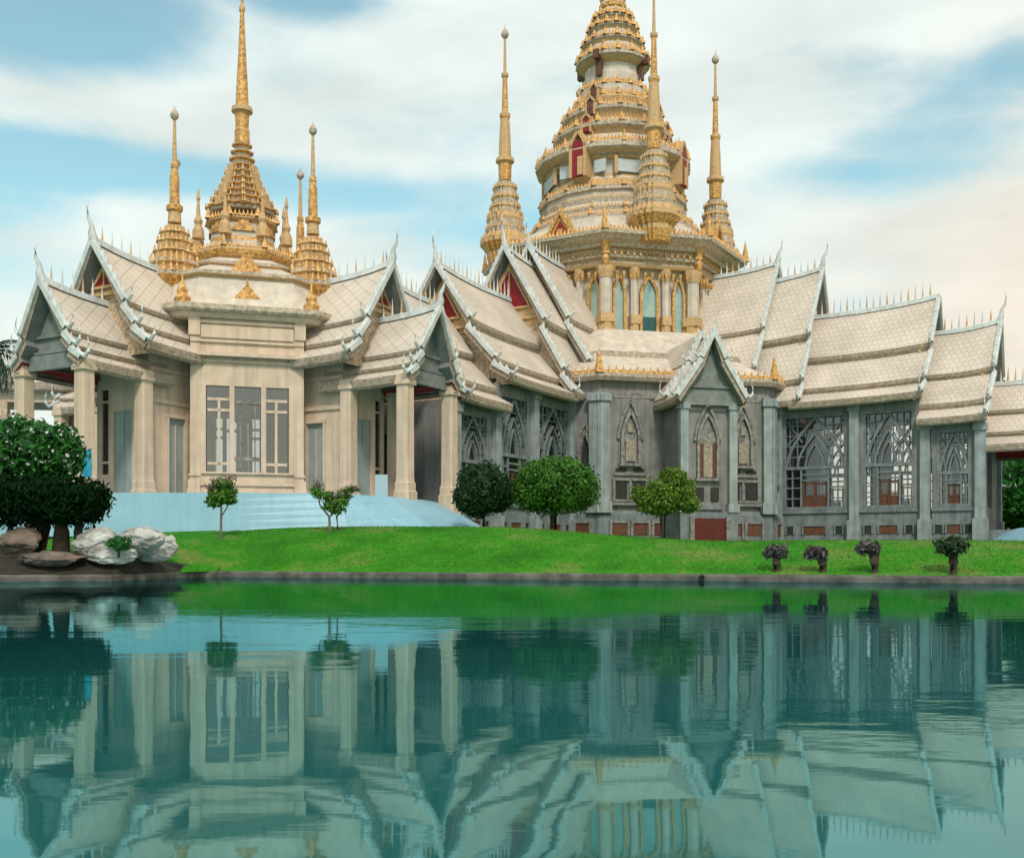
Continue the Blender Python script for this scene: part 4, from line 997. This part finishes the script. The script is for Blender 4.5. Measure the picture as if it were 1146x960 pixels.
LM['twig'] = leaf_material('moss_leaf', (.012, .03, .008), (.05, .09, .03))

def gz(x, y): return ground_z(x, y) - .05
def round_bush(px, D, w, zc, h, mat, n, size, label, cat, name, core=True, trunk_r=.14, extra=None, trunk='bark', legs=1):
    x = at(px, 0, D); g = gz(x, D); o = thing(name, label, cat, (x, D, g))
    zc = zc - g; rx = w / 2; rz = h / 2
    bl = extra or [(0, 0, zc, rx, rz)]
    leaves(bl, n, size, LM[mat], 'crown', o)
    ps = []
    for k in range(legs):
        a = k * 2.4; ps.append(([(math.cos(a) * .1 * k, math.sin(a) * .1 * k, -.1), (math.cos(a) * .15 * (k + .3), math.sin(a) * .12, zc * .5), (math.cos(a) * rx * .3, math.sin(a) * rx * .3, zc)], [trunk_r, trunk_r * .8, trunk_r * .4]))
        for j in range(4):
            b = a + j * 1.5; ps.append(([(math.cos(a) * .15, math.sin(a) * .12, zc * .55), (math.cos(b) * rx * .45, math.sin(b) * rx * .45, zc + rz * .2)], [trunk_r * .5, trunk_r * .2]))
    stem(o, ps, trunk); return o
def yz(y, D): return EYE + (620 - y) / 1200 * D
def plants():
    D = 57.0
    round_bush(541, D, 2.9, yz(547, D), 2.9, 'dark', 14000, .15, 'very dark green rounded bush beside the right porch columns', 'bush', 'round_bush',
               extra=[(0, 0, yz(548, D) - gz(at(541, 0, D), D), 1.42, 1.35), (-.7, -.3, yz(558, D) - gz(at(541, 0, D), D), .85, .85), (.75, .2, yz(556, D) - gz(at(541, 0, D), D), .8, .8), (-.1, .2, yz(532, D) - gz(at(541, 0, D), D), .7, .6)])
    D = 58.0; g = gz(at(621, 0, D), D); zc = yz(543, D) - g
    round_bush(621, D, 4.7, yz(543, D), 3.1, 'mid', 26000, .135, 'large mid green clipped dome tree in front of the grey octagon wall', 'tree', 'clipped_tree',
               extra=[(0, 0, zc - .1, 2.25, 1.45), (-1.15, -.2, zc - .35, 1.2, 1.05), (1.15, 0, zc - .3, 1.2, 1.1), (.1, -.5, zc + .55, 1.5, .95), (-.75, 0, zc + .3, 1.3, 1.0), (.9, .1, zc + .35, 1.2, .95)], legs=2, trunk_r=.17)
    D = 56.0; g = gz(at(743, 0, D), D); zc = yz(552, D) - g
    round_bush(743, D, 3.3, yz(552, D), 2.6, 'lime', 13000, .13, 'loose yellow green shrub left of the small central gabled porch', 'shrub', 'shrub', extra=[
        (.1, 0, zc, 1.1, .9), (-.95, 0, zc - .2, .7, .5), (1.0, .2, zc + .15, .65, .7), (.45, -.2, zc + .8, .75, .55), (1.25, -.1, zc - .6, .6, .4), (-.2, .1, zc - .6, 1.1, .55), (-1.35, .1, zc + .1, .35, .3)], legs=3, trunk_r=.07)
    # saplings before the terrace
    D = 51.5; x = at(247, 0, D); g = gz(x, D)
    o = thing('sapling', 'small bushy sapling with reddish top in front of the pavilion window', 'tree', (x, D, g), 0, 'saplings before the terrace')
    q = lambda y: yz(y, D) - g
    leaves([(0, 0, q(555), .62, .42), (.35, .1, q(550), .42, .35), (-.3, 0, q(562), .4, .28), (.5, 0, q(560), .32, .22), (.1, 0, q(542), .5, .3)], 1700, .15, LM['grn'], 'crown', o, .1)
    leaves([(0, 0, q(540), .55, .35), (-.45, 0, q(545), .35, .3), (.5, 0, q(534), .3, .22)], 260, .13, LM['pink'], 'blossom', o, .1)
    stem(o, [([(0, 0, -.1), (.03, 0, q(570)), (-.05, 0, q(545))], [.07, .05, .03]), ([(.02, 0, q(578)), (.3, 0, q(568)), (.4, 0, q(552))], [.04, .03, .02]), ([(.0, 0, q(566)), (-.3, 0, q(556)), (-.35, 0, q(540))], [.03, .02, .01])], 'palebark')
    D = 51.5; x = at(372, 0, D); g = gz(x, D)
    o = thing('sapling', 'sparse forked sapling with few leaves in front of the right pavilion wall', 'tree', (x, D, g), 0, 'saplings before the terrace')
    leaves([(-.15, 0, q(566), .42, .25), (.35, 0, q(562), .45, .28), (1.0, .1, q(547), .35, .16), (-.75, 0, q(550), .3, .4), (.2, 0, q(571), .4, .2), (.6, 0, q(553), .4, .3), (-.2, 0, q(556), .4, .3)], 1500, .14, LM['grn'], 'crown', o, .1)
    leaves([(.5, 0, q(553), .5, .35), (-.7, 0, q(542), .4, .3), (0, 0, q(558), .45, .25), (1.0, 0, q(545), .5, .2)], 260, .11, LM['pink'], 'blossom', o, .1)
    stem(o, [([(-.1, 0, -.1), (-.15, 0, q(578)), (-.6, 0, q(565)), (-.75, 0, q(545))], [.07, .06, .04, .02]), ([(.3, 0, -.1), (.2, 0, q(578)), (.6, 0, q(565)), (1.0, 0, q(548))], [.07, .05, .03, .02]), ([(-.1, 0, q(578)), (.2, 0, q(566)), (.3, 0, q(552))], [.05, .03, .015])], 'palebark')
    # large flowering bush and dark hedge on the left bank
    D = 44.0; x = at(27, 0, D); g = gz(x, D); q = lambda y: yz(y, D) - g
    o = thing('flowering_bush', 'tall green bush dotted with pale pink flowers at the left edge', 'bush', (x, D + .8, g))
    bl = [(0, 0, q(508), 1.7, 1.2), (-1.2, 0, q(500), 1.3, 1.2), (1.0, 0, q(512), 1.1, 1.0), (.6, 0, q(490), 1.2, .7), (-.4, -.1, q(485), 1.3, .75), (1.45, 0, q(497), .6, .45), (-1.9, 0, q(520), 1.2, 1.1)]
    leaves(bl, 9000, .21, LM['bush'], 'crown', o, .5)
    leaves([(a, b, c, r * 1.03, h * 1.03) for a, b, c, r, h in bl], 620, .17, LM['flower'], 'blossom', o, .96, 1.0)
    stem(o, [([(0, 0, -.1), (-.1, 0, 1.2), (-.3, 0, q(510))], [.22, .18, .1]), ([(.3, 0, -.1), (.6, 0, 1.2), (1.0, 0, q(515))], [.18, .14, .08])])
    D = 42.0; x = at(60, 0, D); g = gz(x, D); q = lambda y: yz(y, D) - g
    o = thing('dark_shrub', 'low spreading almost black green shrub on thick stems beside the pale boulder', 'shrub', (x, D, g))
    leaves([(-.2, 0, q(562), 1.7, .85), (-1.6, 0, q(566), 1.3, .9), (1.15, 0, q(556), 1.05, .75), (.7, 0, q(572), 1.2, .65), (1.6, 0, q(562), .62, .6), (-.8, .1, q(548), 1.6, .55)], 9500, .17, LM['hedge'], 'crown', o, .45)
    stem(o, [([(-.5, 0, -.2), (-.4, 0, q(590)), (-.5, 0, q(565))], [.35, .3, .2]), ([(1.0, .1, -.2), (.95, 0, q(595)), (1.1, 0, q(565))], [.24, .18, .12]), ([(.2, .2, -.2), (.3, 0, q(595)), (.2, 0, q(565))], [.4, .3, .12]), ([(-1.6, .1, -.2), (-1.7, 0, q(595)), (-1.6, 0, q(565))], [.2, .14, .1])])
    # palm at the far left
    D = 60; x = at(-14, 0, D); g = gz(x, D); o = thing('palm_tree', 'dark palm tree with drooping fronds cut by the left edge', 'palm tree', (x, D, g)); zt = yz(395, D) - g
    stem(o, [([(0, 0, -.2), (.1, 0, zt * .5), (0, 0, zt)], [.22, .17, .14])])
    V = []; F = []
    for k in range(22):
        a = k * 2.399; el = 1.1 - (k % 7) * .2; L_ = 2.6; prev = Vector((0, 0, zt))
        for j in range(14):
            f = (j + 1) / 14; d = Vector((math.cos(a) * math.cos(el - f * 1.7), math.sin(a) * math.cos(el - f * 1.7), math.sin(el - f * 1.7)))
            p = prev + d * L_ / 14; side = Vector((-math.sin(a), math.cos(a), 0))
            for sg in (-1, 1):
                tip = p + side * sg * .62 * (1 - .6 * f) + d * .35 + Vector((0, 0, -.28)); b = len(V); V += [tuple(p - d * .1), tuple(p + d * .1), tuple(tip)]; F.append((b, b + 1, b + 2))
            prev = p
    me = bpy.data.meshes.new('crown'); me.from_pydata(V, [], F); me.materials.append(LM['palm']); c = bpy.data.objects.new('crown', me); COL.objects.link(c); c.parent = o
    # trees beyond the right porch
    for i, (px, D, y, w, h, lab) in enumerate(((1118, 118, 560, 8, 8, 'dark tree seen through the far right porch, lower than its neighbour'), (1160, 112, 545, 9, 9, 'dense dark green tree cut by the right edge beyond the porch'), (1215, 115, 540, 10, 10, 'tall dark tree standing out beyond the right edge'))):
        x = at(px, 0, D); g = gz(x, D); z = yz(y, D) - g; o = thing('tree', lab, 'tree', (x, D, g), 0, 'trees beyond the right porch')
        leaves([(0, 0, z, w / 2, h / 2), (-w * .3, 0, z - 1.2, w * .33, h * .33), (w * .3, 0, z - 1, w * .33, h * .33), (0, -.5, z + h * .25, w * .3, h * .28)], 5000, .55, LM['dark'] if i != 1 else LM['bush'], 'crown', o, .4)
        stem(o, [([(0, 0, -.2), (.2, 0, z * .5), (0, 0, z)], [.3, .25, .12])])
    # low plants in a row on the right kerb
    for px, yt, wd, mat, lab in ((868, 612, .85, 'dusk', 'leftmost squat brown plant on the kerb, its puffy top grey'), (920, 614, .75, 'dusk', 'thin leaning brown plant on the kerb with a wispy grey top'),
                                 (978, 608, .8, 'dusk', 'dark forked plant on the kerb between the wispy one and the big green one'), (1066, 603, 1.15, 'twig', 'largest kerb plant, with green top, nearest the right edge')):
        x = at(px, 0, 38.5); y = shore_y(x) + .38; x = (px - 573) / 1200 * y; g = gz(x, y); o = thing('kerb_plant', lab, 'plant', (x, y, g), 0, 'low plants along the right kerb')
        zt = yz(yt, y) - g; i = px % 3
        lean = (-.22, .0, .0) if px in (920, 978) else (0, 0, 0)
        leaves([(lean[0], 0, zt - .12, wd / 2, .22), (lean[0] - .2, .05, zt - .22, wd * .3, .18), (lean[0] + .18, 0, zt - .25, wd * .3, .16)] + ([(.0, 0, zt - .3, .5, .3)] if px == 1066 else []), 300 if px != 1066 else 800, .19, LM[mat], 'crown', o, .1)
        stem(o, [([(0, 0, -.05), (.03, 0, zt * .35), (lean[0] * .7, 0, zt - .15)], [.20, .17, .08]), ([(.06, .03, 0), (.12, 0, zt * .5), (.2, 0, zt - .2)], [.10, .07, .03])])
plants()

# ================================================================== ROCKS AND SMALL THINGS
def rock(name, x, y, z, dims, seed, mat, label, pts=None, sub=4):
    r = random.Random(seed); import bmesh
    bm = bmesh.new(); bmesh.ops.create_icosphere(bm, subdivisions=sub, radius=1)
    from mathutils import noise
    pl = [(Vector((r.uniform(-1, 1), r.uniform(-1, 1), r.uniform(-.4, 1))).normalized(), r.uniform(.55, .85)) for _ in range(14)]
    for v in bm.verts:
        p = v.co.copy()
        for n, d in pl:
            k = p.dot(n)
            if k > d: p -= n * (k - d) * .85
        p += v.co * (.16 * noise.noise(v.co * 2 + Vector((seed, 0, 0))) + .07 * noise.noise(v.co * 5 + Vector((seed, 0, 0))) + .03 * noise.noise(v.co * 14))
        v.co = Vector((p.x * dims[0], p.y * dims[1], p.z * dims[2]))
    me = bpy.data.meshes.new(name); bm.to_mesh(me); bm.free(); me.materials.append(M[mat]); o = bpy.data.objects.new(name, me); COL.objects.link(o); o.location = (x, y, z)
    return tag(o, label, 'rock', 'boulders on the left bank')
def rocks():
    D = 41.2
    for px, y, w, h, d, s, m, lab, dD in ((112, 607, 1.15, .62, .8, 3, 'rockw', 'pale boulder on the left of the boulder pile, beside the dark shrub', .0), (158, 604, 1.35, .60, .9, 8, 'rockw', 'broad pale sloping boulder in the middle of the pile', .5),
                                          (184, 610, .70, .52, .6, 12, 'rockw', 'whitish pointed boulder at the right end of the pile by the lawn', 3.2), (128, 620, 1.1, .38, .6, 15, 'rockw', 'flat grey boulder low at the waterside under the pale ones', -.5),
                                          (18, 607, 1.1, .62, .8, 21, 'rockb', 'brown mottled boulder at the left edge', .2), (60, 624, 1.3, .35, .8, 27, 'rockb', 'low dark brown rock at the foot of the dark shrub', -.8), (172, 621, .8, .28, .5, 31, 'rockw', 'small grey boulder under the pointed one', 1.6)):
        DD = D + dD; rock('boulder', at(px, 0, DD), DD, yz(y, DD), (w, d, h), s, m, lab, sub=5)
    # leafy tuft between the boulders
    x = at(134, 0, 40.4); o = thing('fern', 'green fern tuft growing between the pale boulders', 'plant', (x, 40.3, yz(615, 40.3)))
    leaves([(0, 0, .22, .42, .25)], 260, .2, LM['bush'], 'fronds', o, .1); stem(o, [([(0, 0, -.3), (0, 0, .2)], [.05, .02])])
rocks()
def soil():
    mb = MB(); rows = []
    for x in np.arange(-60, -12.9, .5):
        q = min(1, (-12.8 - x) / 1.5); w_ = (2.2 + .5 * math.sin(x * 1.3)) * q + .12
        rows.append([(x, shore_y(x) - .02 + w_ * f, ground_z(x, shore_y(x) - .02 + w_ * f) + .035 - .05 * (f == 1)) for f in (0, .1, .2, .35, .5, .7, .85, 1)])
    mb.quadgrid(rows, flip=True); struct(mb.build('bank_soil', 'soil', smooth=True))
soil()
def small_things():
    # blue vertical banner
    D = 54; x = at(97, 0, D); z0, z1 = yz(534, D), yz(503, D)
    o = thing('banner', 'bright blue upright banner beside the flowering bush', 'banner', (x, D, 0))
    mb = MB(); rows = []
    for i in range(9): rows.append([(-.25 + .5 * k / 4, .04 * math.sin(k * 1.6 + i * .5), z0 + (z1 - z0) * i / 8) for k in range(5)])
    mb.quadgrid(rows); mb.quadgrid([[(p[0], p[1] + .015, p[2]) for p in r] for r in rows], flip=True); mb.build('cloth', 'banner', o)
    mb = MB(); mb.tube([(-.28, 0, 1.8), (-.28, 0, z1 + .15)], .03); mb.tube([(-.28, 0, z1 + .02), (.27, 0, z1 + .02)], .02); mb.build('pole', 'iron', o)
    # pale blue standing board between the porch columns
    D = 64; x = at(427, 0, D); o = thing('standing_board', 'plain pale blue standing board between the right porch columns', 'board', (x, D, 4.15))
    mb = MB(); mb.box((0, 0, .85), (.75, .12, 1.5)); mb.build('board', 'panel', o)
    mb = MB(); mb.box((-.28, 0, .06), (.08, .5, .1)); mb.box((.28, 0, .06), (.08, .5, .1)); mb.build('foot', 'iron', o)
    # drain pipe in the kerb
    x = at(785, 0, 39.8); y = shore_y(x) - .12; x = (785 - 573) / 1200 * y; mb = MB(T(x, y, .13) @ Matrix.Rotation(R(90), 4, 'X')); 
    mb.lathe([(.1, -.3), (.1, .14), (.07, .14), (.07, -.25)], n=14); o = mb.build('drain_pipe', 'iron'); tag(o, 'short black drain pipe end poking out of the kerb', 'pipe')
small_things()

# short grass fringe and blades over the lawn
def grass():
    n = 26000; V = []; F = []
    xs = rng.uniform(-24, 32, n); ds = rng.random(n) ** 1.4 * 9 + .5
    for x, d in zip(xs, ds):
        y = shore_y(x) + d
        if x < -12.5 and d < 3: continue
        z = ground_z(x, y); h = .03 + .04 * rng.random(); a = rng.random() * 6.28; w = .02; c, s = math.cos(a) * w, math.sin(a) * w; b = len(V)
        V += [(x - c, y - s, z - .01), (x + c, y + s, z - .01), (x + rng.normal() * .03, y + rng.normal() * .03, z + h)]; F.append((b, b + 1, b + 2))
    me = bpy.data.meshes.new('grass'); me.from_pydata(V, [], F); me.materials.append(leaf_material('grass_blade', (.03, .14, .010), (.09, .20, .02), .8, .15)); o = bpy.data.objects.new('grass', me); COL.objects.link(o)
    o['kind'] = 'stuff'; o['label'] = 'short bright green grass growing on the lawn bank'; o['category'] = 'grass'
grass()
SC.render.engine = 'CYCLES'
